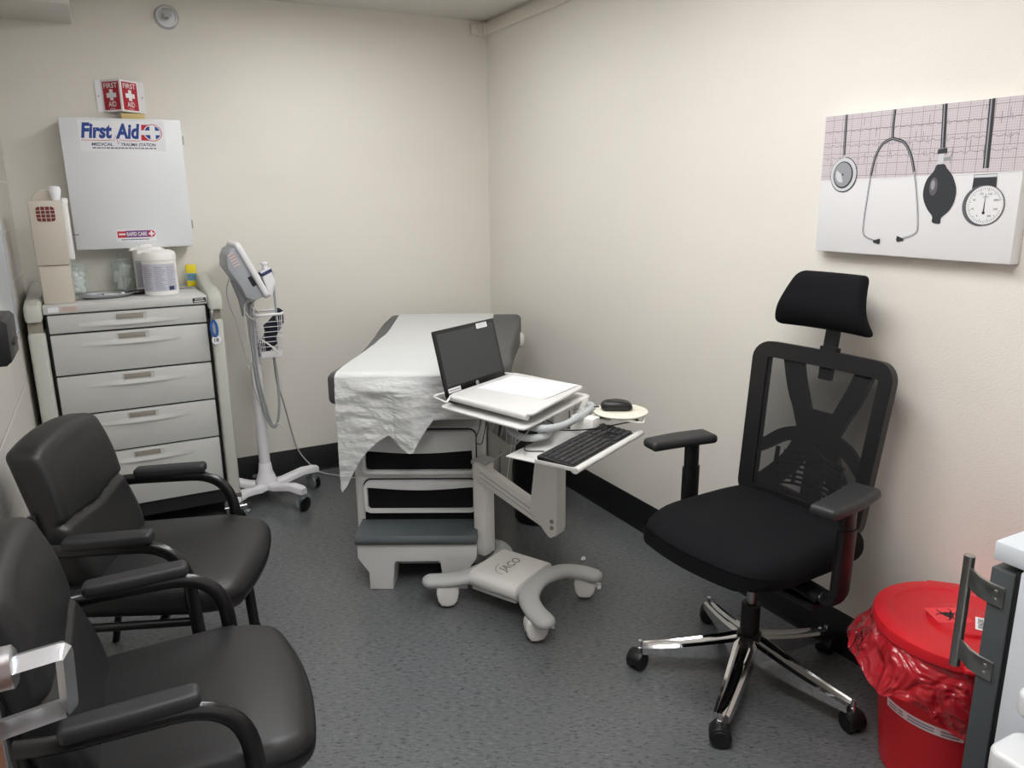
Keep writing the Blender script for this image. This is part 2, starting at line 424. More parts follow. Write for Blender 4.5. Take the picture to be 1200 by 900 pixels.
def tfit(bm, body, x0, x1, z0, z1, mtx, bold=.0, shear=0, ext=.0002):
    """lettering scaled to fill the rectangle x0..x1, z0..z1 of the plane mtx"""
    t = BM(); text(t, body, 1, Matrix.Identity(4), bold, shear, ext=.0)
    xs = [v.co.x for v in t.verts]; ys = [v.co.y for v in t.verts]
    ax, bx_, ay, by_ = min(xs), max(xs), min(ys), max(ys)
    S = Matrix.Translation((x0, z0, 0)) @ Matrix.Diagonal(((x1-x0)/(bx_-ax), (z1-z0)/(by_-ay), 1, 1)) @ Matrix.Translation((-ax, -ay, 0))
    merge(bm, t, mtx @ S); return bm
def flat(bm, poly, mtx):
    vs = [bm.verts.new(mtx @ Vector((a, b, 0))) for a, b in poly]; bm.faces.new(vs); return bm
def strip(bm, pts, w, mtx, z=0):
    """flat printed line"""
    P = [Vector(p) for p in pts]; L = []; N = len(P)
    for i in range(N):
        t = (P[min(i+1, N-1)]-P[max(i-1, 0)]).normalized(); n = Vector((-t.y, t.x)); ww = (w[i] if isinstance(w, list) else w)/2
        L.append((bm.verts.new(mtx @ Vector((P[i].x+n.x*ww, P[i].y+n.y*ww, z))), bm.verts.new(mtx @ Vector((P[i].x-n.x*ww, P[i].y-n.y*ww, z)))))
    for a, b in zip(L, L[1:]): bm.faces.new((a[0], a[1], b[1], b[0]))
    return bm
def disc(bm, cx, cy, r, mtx, ry=None, n=32, a0=0, a1=360):
    full = a1-a0 >= 360; ry = ry or r
    pts = [(cx+r*cos(rad(a0+(a1-a0)*k/n)), cy+ry*sin(rad(a0+(a1-a0)*k/n))) for k in range(n if full else n+1)]
    if not full: pts.append((cx, cy))
    return flat(bm, pts, mtx)
def yplane(y, x=0, z=0): return Matrix.Translation((x, y, z)) @ FACE_Y

# ------------------------------------------------------------------ guest chairs
def guest_chair(label, loc, rz):
    t = thing('guest_chair', label, 'chair', loc, rz, 'black vinyl guest chairs along the left wall')
    def sf(p):
        x, y, z = p
        w = 1+.10*x/.28 if x < .1 else 1.036
        y *= w*(1-.10*max(0, (x-.15)/.13)**2)
        z += .012*(1-(x/.29)**2)*(1-(y/.27)**2)*(1 if z > 0 else 0) - (.022*max(0, (x-.1)/.18)**2 if z > 0 else 0)
        return (x+.065-.035*(y/.26)**2*(1 if x > .15 else 0), y, z+.425)
    obj('seat', rbox(BM(), .285, .262, .05, .036, sf, 14, 14, 4), M['vinyl'], t, sharp=60)
    def bf(p):
        x, y, z = p
        h = z/.235
        w = .95-.06*h if h > .0 else .95+.05*sin(min(1, -h*1.25)*PI/2) - .24*max(0, (-h-.4)/.6)**2
        zz = z-.022*(y/.25)**2*max(0, h)
        if x > 0:
            seam = .012-.012*max(0, 1-abs(y)/.14)
            x += .008*(1-(y/.26)**2) - .013*math.exp(-((z-seam)/.009)**2)
            if z > seam: x += .012*sin(min(1, (z-seam)/.2)*PI*.8)
            else: x += .004*sin(min(1, (seam-z)/.22)*PI)
        y *= w
        x += .12*y*y
        return (-.165+x-.27*(zz+.05), y, .650+zz)
    obj('backrest', rbox(BM(), .045, .236, .245, .03, bf, 3, 24, 64), M['vinyl'], t, sharp=70)
    for s in (1, -1):
        y = .28*s
        path = fillet([(-.19, .262*s, .612), (-.125, y, .612), (.19, y, .612), (.225, y, 0.0)], .13, 10)
        fl = obj('front_leg', tube(BM(), path, .016, 12, flat=(.0125, .019), ref=(0, s, 0)), M['blackmetal'], t)
        b = BM(); lathe(b, [(.019, 0), (.021, .002), (.021, .02), (.017, .024)], 16, T(.225, y, 0)); obj('foot_cap', b, M['blackplastic'], fl)
        obj('rear_leg', tube(BM(), spline([(-.215, .225*s, .70), (-.185, .24*s, .50), (-.19, .272*s, .36), (-.262, y, .0)], 5), .0125, 10), M['blackmetal'], t)
        obj('arm_pad', rbox(BM(), .118, .027, .017, .013, lambda p: (p[0]-.002, p[1]*(1-.12*(p[0]/.118)**2)+y, p[2]+.638+.004*sin(p[0]*9)), 8, 4, 2), M['blacksoft'], t, sharp=60)
        obj('seat_rail', tube(BM(), [(-.2, .262*s, .365), (.215, .268*s, .365)], .0125, 10), M['blackmetal'], t)
    obj('cross_rail', tube(BM(), [(.1, -.265, .362), (.1, .265, .362)], .0125, 10), M['blackmetal'], t)
    b = BM(); tube(b, fillet([(-.21, -.2, .80), (-.262, -.19, .84), (-.262, .19, .84), (-.21, .2, .80)], .04), .009, 8); obj('back_bar', tube(BM(), [(-.2, -.232, .6), (-.2, .232, .6)], .011, 8), M['blackmetal'], t); b.free()
    return t
guest_chair('black vinyl guest chair beside the drawer cart, angled toward the exam table', (-2.065, -1.76, 0), rad(-20.5))
guest_chair('black vinyl guest chair nearest the door handle, in the lower left corner', (-2.119, -2.58, 0), rad(-3))

# ------------------------------------------------------------------ office chair
def office_chair():
    t = thing('office_chair', 'black mesh-back office chair with headrest and chrome five-star base', 'chair', (-.388, -2.651, 0), rad(184))
    # five-star base
    b = BM(); lathe(b, [(.034, .075), (.038, .08), (.038, .168), (.03, .174)], 24); hub = obj('base_hub', b, M['blackplastic'], t)
    for k in range(5):
        a = rad(-42.8+72*k)
        mt = T(rz=a)
        b = BM()
        prof = []
        for i in range(9):
            q = i/8; x = .03+.305*q; h = .066-.038*q; wd = .036-.013*q; zt = .160-.070*q-.006*sin(q*PI)
            prof.append([(x, -wd, zt-h), (x, wd, zt-h), (x, wd, zt-.006), (x, wd*.62, zt), (x, wd*.45, zt-.005), (x, 0, zt-.008), (x, -wd*.45, zt-.005), (x, -wd*.62, zt), (x, -wd, zt-.006)])
        R = [[b.verts.new(mt @ Vector(p)) for p in ring] for ring in prof]
        for A, B in zip(R, R[1:]):
            for j in range(9): b.faces.new((A[j], A[(j+1) % 9], B[(j+1) % 9], B[j]))
        b.faces.new(R[0]); b.faces.new(R[-1])
        obj('base_arm', b, M['chrome'], t, sharp=30)
        mc = T(.35*cos(a), .35*sin(a), 0, rz=a+rad(60+47*k))
        b = BM(); lathe(b, [(.009, .05), (.009, .075), (.0065, .078), (.0065, .1)], 12, T(.345*cos(a), .345*sin(a), 0))
        st = BM(); 
        cst = obj('caster', prism(st, [(.032*cos(rad(x))+.004, .032+.033*sin(rad(x))) for x in range(0, 181, 15)]+[(-.02, .02), (.03, .02)], -.026, .026, 'y', .004, mtx=mc), M['blackplastic'], t)
        obj('caster_stem', b, M['chrome'], cst)
        for s in (-1, 1):
            wb = BM(); lathe(wb, [(.012, -.011), (.026, -.011), (.03, -.007), (.03, .007), (.026, .011), (.012, .012)], 24, mc @ T(.004, s*.0165, .03, rx=PI/2)); obj('wheel', wb, M['blackplastic'], cst)
    b = BM(); lathe(b, [(.028, .14), (.03, .15), (.03, .27), (.026, .275), (.014, .276), (.014, .385)], 24); cyl = obj('gas_cylinder', lathe(b, [(.016, .06), (.018, .065), (.018, .09)], 16), M['blackplastic'], t)
    obj('piston', lathe(BM(), [(.0155, .27), (.0155, .378)], 20), M['steel'], cyl)
    b = BM(); box(b, -.12, .1, -.1, .1, .375, .435, .015); box(b, -.2, -.1, -.05, .05, .37, .43, .012); box(b, -.02, .04, .1, .25, .375, .395, .005)
    tube(b, [(.03, -.1, .375), (.03, -.24, .372), (.05, -.27, .368)], .006, 8)
    obj('tilt_mechanism', b, M['blackplastic'], t)
    def sf(p):
        x, y, z = p
        f = (x+.03)/.27
        y *= 1.0-.13*max(0, (f-.35)/.65)**2-.10*max(0, (-f-.3)/.7)**2
        if z > 0: z += .018*(1-(x/.26)**2)*(1-(y/.26)**2)-.03*max(0, (x-.1)/.16)**2
        else: z += .02*max(0, (x-.12)/.14)**2
        return (x+.038-.04*(y/.26)**2*max(0, f), y-.012, z+.508)
    obj('seat', rbox(BM(), .265, .262, .05, .046, sf, 14, 14, 4), M['fabric'], t, sharp=70)
    for s in (1, -1):
        b = BM()
        tube(b, fillet([(.0, .16*s, .42), (.0, .272*s, .41), (-.005, .298*s, .44), (-.01, .30*s, .64)], .04), .02, 16, flat=(.02, .036), ref=(0, s, 0))
        post = obj('arm_post', b, M['blackplastic'], t)
        tube(b2 := BM(), [(-.01, .30*s, .60), (-.01, .30*s, .72)], .02, 16, flat=(.016, .031), ref=(0, s, 0)); obj('post_sleeve', b2, M['blackplastic'], post)
        b = BM()
        def pf(p):
            x, y, z = p
            return (x+.015, (y*(1-.18*max(0, x/.125)) + .012*s*cos(x*9))*1.0, z)
        rbox(b, .125, .045, .016, .014, pf, 8, 4, 2, T(.02, .305*s, .737, rz=rad(-9 if s < 0 else 9)))
        obj('arm_pad', b, M['blacksoft'], t, sharp=60)
    th = rad(8)
    def fn(s, tt, d):
        d2 = d+.55*(s*s-.055)
        return (-.18-tt*sin(th)+d2*cos(th), s-.006, .5+tt*cos(th)+d2*sin(th))
    pts = rrect(-.218, .218, .05, .54, .034, 6)
    pts = [(x*(.955+.095*(y-.05)/.5), y) for x, y in pts]
    dense = []
    for i in range(len(pts)):
        a, c = Vector(pts[i]), Vector(pts[(i+1) % len(pts)]); n = max(1, int((c-a).length/.05))
        for k in range(n): dense.append(a.lerp(c, k/n))
    fr = obj('back_frame', ribbon(BM(), dense, .052, -.014, .014, fn, True), M['blackplastic'], t, sharp=50)
    obj('back_mesh', grid(BM(), lambda a, c: fn((-.22+.44*a)*(.955+.095*c), .045+.50*c, .008), 14, 14), M['mesh'], t)
    b = BM()
    for s in (1, -1):
        ribbon(b, spline([(.135*s, .535), (.105*s, .44), (.065*s, .35), (.045*s, .28), (.085*s, .18), (.185*s, .065)], 5), [.062]*8+[.058]*8+[.066]*10, -.03, -.01, fn)
        ribbon(b, spline([(.055*s, .285), (.12*s, .265), (.185*s, .215), (.22*s, .19)], 5), [.05-.018*i/15 for i in range(16)], -.03, -.01, fn)
    ribbon(b, [(0, .37), (0, .32), (0, .22)], [.10, .13, .09], -.032, -.01, fn)
    ribbon(b, [(0, .22), (0, .1), (0, -.06)], .06, -.05, -.02, fn)
    ribbon(b, [(-.14, .07), (.0, .055), (.14, .07)], .05, -.038, -.02, fn)
    obj('back_spine', b, M['blackplastic'], t, sharp=50)
    b = BM()
    lum = [(-.125+.25*i/10) for i in range(11)]
    for k, y in enumerate((.232, .212, .190, .172, .154, .138, .122)):
        hw = .125-.010*abs(k-3)
        ribbon(b, [(-hw+2*hw*i/10, y-.25*(2*i/10-1)**2*.06) for i in range(11)], .0075, -.004, .006, fn)
    for x in (-.122, -.05, .05, .122): ribbon(b, [(x, .235-.01*abs(x)*9), (x*1.0, .175), (x*.95, .12)], .010, -.006, .004, fn)
    ribbon(b, [(-.03, .23), (.0, .24), (.03, .23)], .03, -.02, .004, fn); ribbon(b, [(.03, .20), (.10, .19)], .07, -.012, -.004, fn)
    obj('lumbar_support', b, M['blackplastic'], t, sharp=50)
    b = BM(); ribbon(b, [(0, .5), (0, .57), (0, .68)], .042, -.012, .006, fn); ribbon(b, [(-.022, .497), (0.022, .497)], .045, -.012, .003, fn); ribbon(b, [(-.028, .570), (0.028, .570)], .018, -.016, .010, fn)
    obj('headrest_post', b, M['blackplastic'], t)
    def hf(p):
        x, y, z = p
        h = z/.088
        y *= .84-.16*h
        x += -.022*h + .018*(1-h*h) + .9*y*y - .035*max(0, -h)**2
        return (-.272+x, y-.012, 1.212+z)
    obj('headrest', rbox(BM(), .026, .172, .088, .022, hf, 3, 14, 12), M['fabric'], t, sharp=70)
    return t
office_chair()

# ------------------------------------------------------------------ biohazard bin
BX, BY = -.205, -3.205
t = thing('biohazard_bin', 'round red waste bin with biohazard sticker on its lid and a red liner', 'bin', (BX, BY, 0))
b = BM(); lathe(b, [(.15, 0), (.158, .006), (.199, .40), (.205, .402), (.205, .43), (.198, .43), (.15, .012), (0, .012)], 48)
obj('bin_body', b, M['red'], t)
b = BM(); lathe(b, [(.0, .458), (.072, .458), (.079, .455), (.083, .447), (.165, .446), (.172, .452), (.2, .453), (.211, .449), (.214, .44), (.214, .422), (.209, .418), (.205, .43), (0, .43)], 64)
for a in (225, 45): box(b, -.045, .045, .195, .232, .428, .444, .008, mtx=T(rz=rad(a-90)))
lid = obj('lid', b, M['red'], t)
# stickers on the lid
vc = Vector((-2.0748-BX, -4.263-BY)).normalized()
ang = math.atan2(vc.y, vc.x)+PI/2
Ml = T(-.022, .026, .4588, rz=rad(-28))
lab = BM(); flat(lab, [(-.046, -.038), (.046, -.038), (.046, .036), (-.046, .036)], Ml)
ink = BM(); Mi = Ml @ T(0, .0, .0004)
for k in range(3):
    A = rad(90+120*k); cx, cy = .014*cos(A), .014*sin(A)
    pts = [(cx+.0165*cos(A+PI+rad(x)), cy+.0165*sin(A+PI+rad(x))) for x in range(-155, 156, 10)]
    pts = [(p[0]+.0075*cos(A), p[1]+.0075*sin(A)) for p in pts]
    n = len(pts); strip(ink, pts[3:-3], [.001+.0075*(1-abs(2*i/(n-7)-1)) for i in range(n-6)], Mi)
strip(ink, [(.0115*cos(rad(x)), .0115*sin(rad(x))) for x in range(0, 361, 15)], .0032, Mi, .0002)
wt = BM(); Mw = T(.008, -.042, .4584, rz=rad(32)) ; flat(wt, [(-.034, -.012), (.034, -.012), (.034, .012), (-.034, .012)], T(.0, .0, .001) @ Mw)
wi = BM(); tfit(wi, 'BIOHAZARD', -.026, .026, -.006, .006, T(0, 0, .0016) @ Mw, .01)
obj('lid_stickers', [(lab, M['redlabel']), (ink, M['black']), (wt, M['sticker']), (wi, M['black'])], None, lid)
def lf(u, v):
    a = 2*PI*u
    toward = max(0, cos(a-ang+PI/2)); left = max(0, cos(a-rad(140)))**2
    drop = .135+.075*cos(a-rad(268))+.022*sin(3*a+1)+.010*sin(9*a)
    r = .206+.010*sin(v*PI)+.055*v*v*left+.010*v*sin(6*a+v*2)+.005*abs(sin(13*a+v*6))*min(1, v*3)+.012*abs(noise.noise(Vector((cos(a)*5+v, sin(a)*5, v*2))))*min(1, v*4)
    r -= .0*(v)
    r = max(r, .207-.1*drop*v+.004)
    return (r*cos(a), r*sin(a), .425-drop*v)
obj('liner_bag', grid(BM(), lf, 140, 14), M['liner'], t, sharp=80)
def wrap(a0, a1, z0, z1, rr, n=12):
    g = BM()
    R = lambda z: .158+(z-.006)/.394*.041+rr
    return grid(g, lambda u, v: (R(z0+(z1-z0)*v)*cos(rad(a0+(a1-a0)*u)), R(z0+(z1-z0)*v)*sin(rad(a0+(a1-a0)*u)), z0+(z1-z0)*v), n, 2)
st = wrap(158, 222, .212, .238, .0012)
tx = BM()
for a0, a1 in ((161, 170), (171, 176), (180, 201), (206, 219)):
    for z in (.220, .2285): merge(tx, wrap(a0, a1, z-.0022, z+.0022, .0018, 5))
obj('bin_label', [(st, M['sticker']), (tx, M['tubprint'])], None, t, label='white printed strip label')

# ------------------------------------------------------------------ medical fridge
t = thing('medical_fridge', 'white undercounter fridge with grey door edge and steel bar handle', 'fridge', (-.565, -3.45, 0))
obj('cabinet', box(BM(), 0, .54, -.68, -.055, .03, .82, .006), M['fridgewhite'], t)
obj('top_panel', box(BM(), -.002, .545, -.685, .0, .822, .864, .006), M['fridgewhite'], t)
dr = obj('door', box(BM(), .0, .54, -.046, 0, .06, .806, .003), M['fridgedark'], t)
obj('gasket', box(BM(), .004, .536, -.056, -.045, .07, .815, .003), M['gasket'], dr)
b = BM(); tube(b, [(.03, .062, .535), (.03, .062, .795)], .011, 16)
hd = obj('door_handle', b, M['steel'], dr)
for z in (.582, .75):
    b = BM(); pr_ = [(-.034, -.0015), (-.034, .0035), (-.006, .0045), (.02, .012), (.045, .026), (.058, .031), (.058, .027), (.046, .021), (.02, .004), (.0, -.001)]
    prism(b, [(p[1]-.003, p[0]) for p in pr_], z-.022, z+.022, 'z', .001)
    for dz in (-.009, .009): lathe(b, [(.004, 0), (.004, .0025), (.0025, .0035)], 10, T(-.0038, -.018, z+dz, ry=-PI/2))
    obj('bracket', b, M['steel'], hd)
for x in (.05, .49):
    for y in (-.1, -.63): obj('foot', lathe(BM(), [(.018, 0), (.018, .032)], 12, T(x, y, 0)), M['blackplastic'], t)

# ------------------------------------------------------------------ white tray stand by the fridge
t = thing('tray_stand', 'white plastic stand with rounded trays in the lower right corner', 'stand', (-.565, -3.80, 0))
def tray(z, x0, x1, y0, y1, h):
    b = BM(); prism(b, rrect(x0, x1, y0, y1, .028, 8), z-h, z, 'z', .010, 3); return b
obj('lower_tray', tray(.502, -.120, -.008, -.22, .248, .06), M['white'], t)
obj('upper_tray', tray(.612, -.068, -.008, -.2, .240, .05), M['white'], t)
for x, y in ((-.03, .2), (-.03, -.17), (-.098, .2), (-.098, -.17)): obj('leg', tube(BM(), [(x, y, 0), (x, y, .566 if x > -.05 else .446)], .011, 10), M['white'], t)

# ------------------------------------------------------------------ canvas picture
t = thing('wall_picture', 'wide canvas print of stethoscope, bulb and pressure gauge on right wall', 'picture', (-.0005, -2.485, 1.357))
CW, CH = .617, .411
# local: y negative = to the right in the photograph
obj('canvas', box(BM(), -.040, -.001, -CW, 0, 0, CH, .003), M['printwhite'], t)
Mc = lambda k: wallx(0, 0, -.0402-.0003*k)
ecg = BM(); flat(ecg, [(.001, .218), (.30, .224), (CW-.001, .231), (CW-.001, CH-.001), (.001, CH-.001)], Mc(1))
edge = BM(); strip(edge, [(.001, .217), (.3, .223), (CW-.001, .23)], .003, Mc(2))
tr = BM()
random.seed(3)
for z0, amp in ((.361, .006), (.318, .008), (.283, .007)):
    x = .004; pts = []
    while x < CW-.01:
        pts += [(x, z0), (x+.006, z0+amp*.5), (x+.011, z0), (x+.014, z0-amp*.5), (x+.017, z0+amp*random.uniform(.7, 1.8)), (x+.02, z0-amp*.7), (x+.024, z0), (x+.034, z0+amp*.6), (x+.042, z0)]
        x += .055
    strip(tr, [p for p in pts if p[0] < CW-.003], .0012, Mc(2))
for k in range(26):
    x, z = random.uniform(.02, CW-.03), random.uniform(.25, .4); strip(tr, [(x, z), (x, z-random.uniform(.012, .03))], .0012, Mc(2))
dk, gr, lt, md = BM(), BM(), BM(), BM()
def rod(pts, w, core=.3):
    P = [(p.x, p.y) for p in spline([(a, c, 0) for a, c in pts], 8)]
    strip(dk, P, w, Mc(3)); strip(gr, [(a-w*.12, c) for a, c in P], w*core, Mc(4))
rod([(.077, CH-.001), (.079, .33), (.081, .282)], .009)
disc(dk, .086, .234, .049, Mc(3), .052); disc(lt, .085, .235, .0465, Mc(4), .0495); disc(dk, .084, .234, .036, Mc(5), .04); disc(gr, .083, .235, .032, Mc(6), .036); disc(lt, .078, .236, .02, Mc(7), .024, a0=150, a1=290); disc(dk, .083, .235, .003, Mc(8))
box(lt, -.0412, -.0402, -.085, -.077, .278, .292)
rod([(.241, CH-.001), (.24, .37), (.242, .33)], .009)
for pts in ([(.242, .331), (.212, .318), (.192, .283), (.182, .229)], [(.242, .331), (.280, .318), (.306, .282), (.322, .236)]): rod(pts, .0085, .25)
for pts in ([(.182, .231), (.177, .163), (.173, .099), (.178, .057), (.219, .041)], [(.322, .238), (.338, .170), (.351, .09), (.343, .066), (.307, .052)]):
    P = [(p.x, p.y) for p in spline([(a, c, 0) for a, c in pts], 8)]; strip(dk, P, .0045, Mc(3)); strip(lt, P, .002, Mc(4))
for x, z, s in ((.224, .04, 1), (.300, .05, -1)):
    flat(dk, [(x-.012*s, z+.002), (x+.004*s, z+.007), (x+.010*s, z+.009), (x+.012*s, z), (x+.009*s, z-.008), (x+.003*s, z-.007), (x-.011*s, z-.004)], Mc(5))
rod([(.391, CH-.001), (.396, .339), (.399, .296)], .014, .25)
flat(dk, [(.386, .294), (.412, .296), (.414, .283), (.385, .281)], Mc(4)); flat(lt, [(.391, .282), (.405, .282), (.405, .254), (.389, .254)], Mc(4)); flat(gr, [(.405, .271), (.424, .274), (.424, .263), (.405, .262)], Mc(4))
bl = [(.388, .253), (.409, .254), (.418, .243), (.437, .222), (.451, .188), (.449, .155), (.436, .13), (.418, .113), (.416, .097), (.393, .1), (.391, .116), (.374, .135), (.36, .16), (.356, .185), (.363, .215), (.38, .236)]
flat(dk, [(p.x, p.y) for p in spline([(a, c, 0) for a, c in bl], 4, True)], Mc(4)); disc(md, .385, .196, .012, Mc(5), .024); disc(gr, .383, .2, .006, Mc(6), .013)
rod([(.517, CH-.001), (.52, .331), (.523, .24)], .016, .25)
flat(dk, [(.495, .225), (.555, .226), (.557, .19), (.494, .188)], Mc(4)); flat(lt, [(.496, .224), (.555, .225), (.555, .218), (.496, .217)], Mc(5))
disc(md, .525, .146, .052, Mc(5)); disc(dk, .533, .147, .0515, Mc(6)); disc(lt, .533, .147, .0495, Mc(7)); wf = BM(); disc(wf, .533, .147, .047, Mc(8))
for k in range(44):
    a = rad(-70+320*k/43); r0_ = .036 if k % 4 == 0 else .040
    strip(dk, [(.533+r0_*cos(a-PI/2+PI), .147+r0_*sin(a-PI/2+PI)), (.533+.0445*cos(a+PI/2), .147+.0445*sin(a+PI/2))], .0011, Mc(9))
for k, n in enumerate(('0', '40', '80', '120', '160', '200', '240', '280')):
    a = rad(240-300*k/7); text(dk, n, .0075, wallx(-(.533+.031*cos(a)), .147+.031*sin(a)-.0025, -.0431), align='CENTER', ext=0)
strip(dk, [(.533, .127), (.533, .147), (.534, .176)], [.004, .0025, .001], Mc(10)); disc(dk, .533, .128, .004, Mc(10)); strip(dk, [(.526, .168), (.542, .168)], .001, Mc(9))
obj('print', [(ecg, M['ecg']), (edge, M['printwhite']), (tr, M['printmid']), (dk, M['printdark']), (gr, M['printgrey']), (lt, M['printlight']), (md, M['printmid']), (wf, M['printwhite'])], None, t)

# ------------------------------------------------------------------ medical drawer cart
t = thing('medical_cart', 'grey five-drawer medical cart in the back left corner', 'cart', (-2.015, -.5, 0))
ZT = 1.112
obj('body', box(BM(), -.322, .322, .012, .47, .10, 1.075), M['cartdark'], t)
b = BM(); box(b, -.326, .326, -.012, .48, 1.074, ZT, .006)
top = obj('worktop', b, M['cart'], t)
np_, ns, pk, rd_ = BM(), BM(), BM(), BM()
flat(np_, [(.262, 1.082), (.318, 1.084), (.318, 1.105), (.262, 1.103)], yplane(-.0124)); flat(ns, [(.268, 1.086), (.312, 1.088), (.312, 1.092), (.268, 1.090)], yplane(-.0128))
strip(ns, [(.272, 1.098), (.308, 1.0995)], .003, yplane(-.0128))
obj('inspection_sticker', flat(BM(), [(-.306, 1.082), (-.266, 1.082), (-.266, 1.104), (-.306, 1.104)], yplane(-.0124)), M['sticker'], top); flat(pk, [(-.258, 1.082), (-.196, 1.082), (-.196, 1.104), (-.258, 1.104)], yplane(-.0124))
for z in (1.088, 1.094, 1.1): strip(rd_, [(-.252, z), (-.202, z)], .0016, yplane(-.0128))
obj('nameplate', [(np_, M['black']), (ns, M['sticker'])], None, top); obj('warning_sticker', [(pk, M['pink']), (rd_, M['labelgrey'])], None, top)
zs = [1.072, .986, .803, .623, .438, .167]
for i in range(5):
    z1, z0 = zs[i]-.004, zs[i+1]+.004
    dw = obj('drawer', box(BM(), -.313, .313, -.006, .10, z0, z1, .004), M['cart'], t)
    zc = z1-.054
    def pull(u, v):
        s = 2*u-1; pr = .008*(1-s*s)**2; hh = .004+.010*(1-s*s)
        q = [(-.0062, hh+.008), (-.0064-pr*.3, hh+.002), (-.0068-pr*.85, .004), (-.007-pr, -.001), (-.007-pr*.92, -.004), (-.0062, -.0035+.003)]
        k = min(5, int(round(v*5))); y, z = q[k]
        return (.2*s, y, zc+z-.004*(1-s*s)+.002)
    obj('drawer_pull', grid(BM(), pull, 28, 5), M['cart'], dw, sharp=30)
    b = BM(); flat(b, [(-.056, zc+.018), (.056, zc+.018), (.056, zc+.046), (-.056, zc+.046)], yplane(-.0066)); g2 = BM(); box(g2, -.054, .054, -.0085, -.006, zc+.018, zc+.042, .001)
    fr_ = BM(); ribbon(fr_, [(-.058, zc+.0165), (.066, zc+.0165), (.066, zc+.0445), (-.058, zc+.0445)], .005, -.0095, -.006, lambda s, tt, d: (s, d, tt), True); b.free()
    obj('label_holder', [(g2, M['labelgrey']), (fr_, M['cart'])], None, dw)
for s in (-1, 1):
    xi, xo = (.328, .382) if s > 0 else (-.392, -.328)
    b = BM(); prism(b, [(-.028, .12), (.45, .12), (.46, .2), (.46, 1.0), (-.02, 1.0), (-.03, .98)], xi, xo, 'x', .012, 3)
    sp = obj('side_panel', b, M['cartside'], t)
    b = BM(); prism(b, [(-.04, 1.05), (-.042, 1.088), (-.028, 1.118), (.05, 1.134), (.2, 1.145), (.38, 1.17), (.46, 1.175), (.465, 1.05)], xi-.004*(s > 0), xo+.006*s*(s > 0), 'x', .014, 3)
    obj('push_handle', b, M['cartside'], sp)
    obj('handle_recess', box(BM(), xi+.004, xo-.006, -.008, .44, .995, 1.055), M['recess'], sp)
    obj('bumper', box(BM(), xi-.002, xo+.004*s, -.034, .45, .085, .15, .012), M['olive'], sp)
b = BM(); tube(b, [(.30, -.045, .085), (.40, -.045, .085)], .006, 10); tube(b, [(.395, -.045, .085), (.395, -.045, .03)], .004, 8); obj('tie_bar', b, M['chrome'], t)
for x, y in ((-.33, .05), (.33, .05), (-.33, .4), (.33, .4)):
    b = BM(); box(b, x-.022, x+.022, y-.03, y+.03, .045, .1, .01); cs = obj('caster', b, M['castgrey'], t)
    b = BM(); lathe(b, [(.0, -.016), (.04, -.016), (.046, -.01), (.046, .01), (.04, .016), (0, .016)], 24, T(x, y+.01, .046, ry=PI/2)); obj('wheel', b, M['castgrey'], cs)
b = BM(); lathe(b, [(.008, 0), (.008, .012), (.006, .014)], 16, T(.335, -.004, 1.035, rx=PI/2)); obj('lock', b, M['chrome'], t)

# keys hanging on the cart lock
t = thing('key_fob', 'blue key fob with white number disc hanging on the drawer cart', 'key', (-1.678, -.535, 1.03))
b = BM(); tube(b, [(.0, .015, .005), (.0, -.004, .004)], .004, 8); box(b, -.006, .006, -.006, -.002, -.022, .016, .002); obj('key', b, M['steel'], t)
b = BM(); tube(b, [(.008*cos(rad(a)), -.006, -.028+.01*sin(rad(a))) for a in range(0, 360, 30)], .0014, 6, True); obj('ring', b, M['steel'], t)
b = BM(); ribbon(b, spline([(0, -.032), (-.011, -.05), (-.010, -.085), (0.003, -.104), (.013, -.085), (.011, -.05)], 4, True), .011, -.009, -.002, lambda s, q, d: (s, d, q), True); obj('fob', b, M['keyblue'], t)
b = BM(); lathe(b, [(0, 0), (.020, 0), (.021, .002), (.02, .004), (0, .004)], 24, T(.006, -.004, -.122, rx=PI/2)); ti = BM(); tfit(ti, '18', -.004, .016, -.13, -.113, yplane(-.0085), .02)
obj('number_disc', [(b, M['sticker']), (ti, M['black'])], None, t)

# ------------------------------------------------------------------ things on the cart
t = thing('sharps_dispenser', 'tall beige sharps disposal unit with red grid window on the drawer cart', 'sharps container', (-2.275, -.41, ZT))
obj('lower_bin', box(BM(), -.058, .058, -.055, .055, 0, .162, .006), M['beige'], t)
up = obj('upper_cabinet', box(BM(), -.062, .062, -.062, .062, .163, .43, .006), M['beige'], t)
bg, gl = BM(), BM(); prism(bg, rrect(-.036, .032, .345, .405, .012), -.0635, -.061, 'y')
for k in range(1, 4): box(gl, -.036+.017*k-.0012, -.036+.017*k+.0012, -.0648, -.062, .345, .405)
for k in range(1, 4): box(gl, -.036, .032, -.0648, -.062, .345+.015*k-.0012, .345+.015*k+.0012)
obj('grid_window', [(bg, M['sharpred']), (gl, M['beige'])], None, up)
b = BM(); prism(b, rrect(.056, .082, -.06, -.02, .01), .185, .428, 'z', .004); obj('hinge_strip', b, M['tubwhite'], up)
b = BM(); tube(b, [(.08, -.04, .285), (.108, -.042, .287)], .0022, 8); lathe(b, [(.005, 0), (.005, .004)], 10, T(.079, -.04, .285, ry=PI/2)); tube(b, [(.084, -.05, .25), (.079, -.05, .40)], .0012, 6); obj('key', b, M['steel'], up)
b = BM(); lathe(b, [(0, -.006), (.045, -.006), (.048, 0), (.045, .006), (0, .006)], 32, T(.0, -.01, .425, rx=PI/2)); obj('drop_flap', b, M['beige'], up)
b = BM(); lathe(b, [(.016, 0), (.023, .045), (.02, .06), (.012, .064), (0, .064)], 20, T(.042, -.03, .425)); box(b, .06, .085, -.045, -.01, .415, .44, .008); obj('white_cap', b, M['sticker'], up)

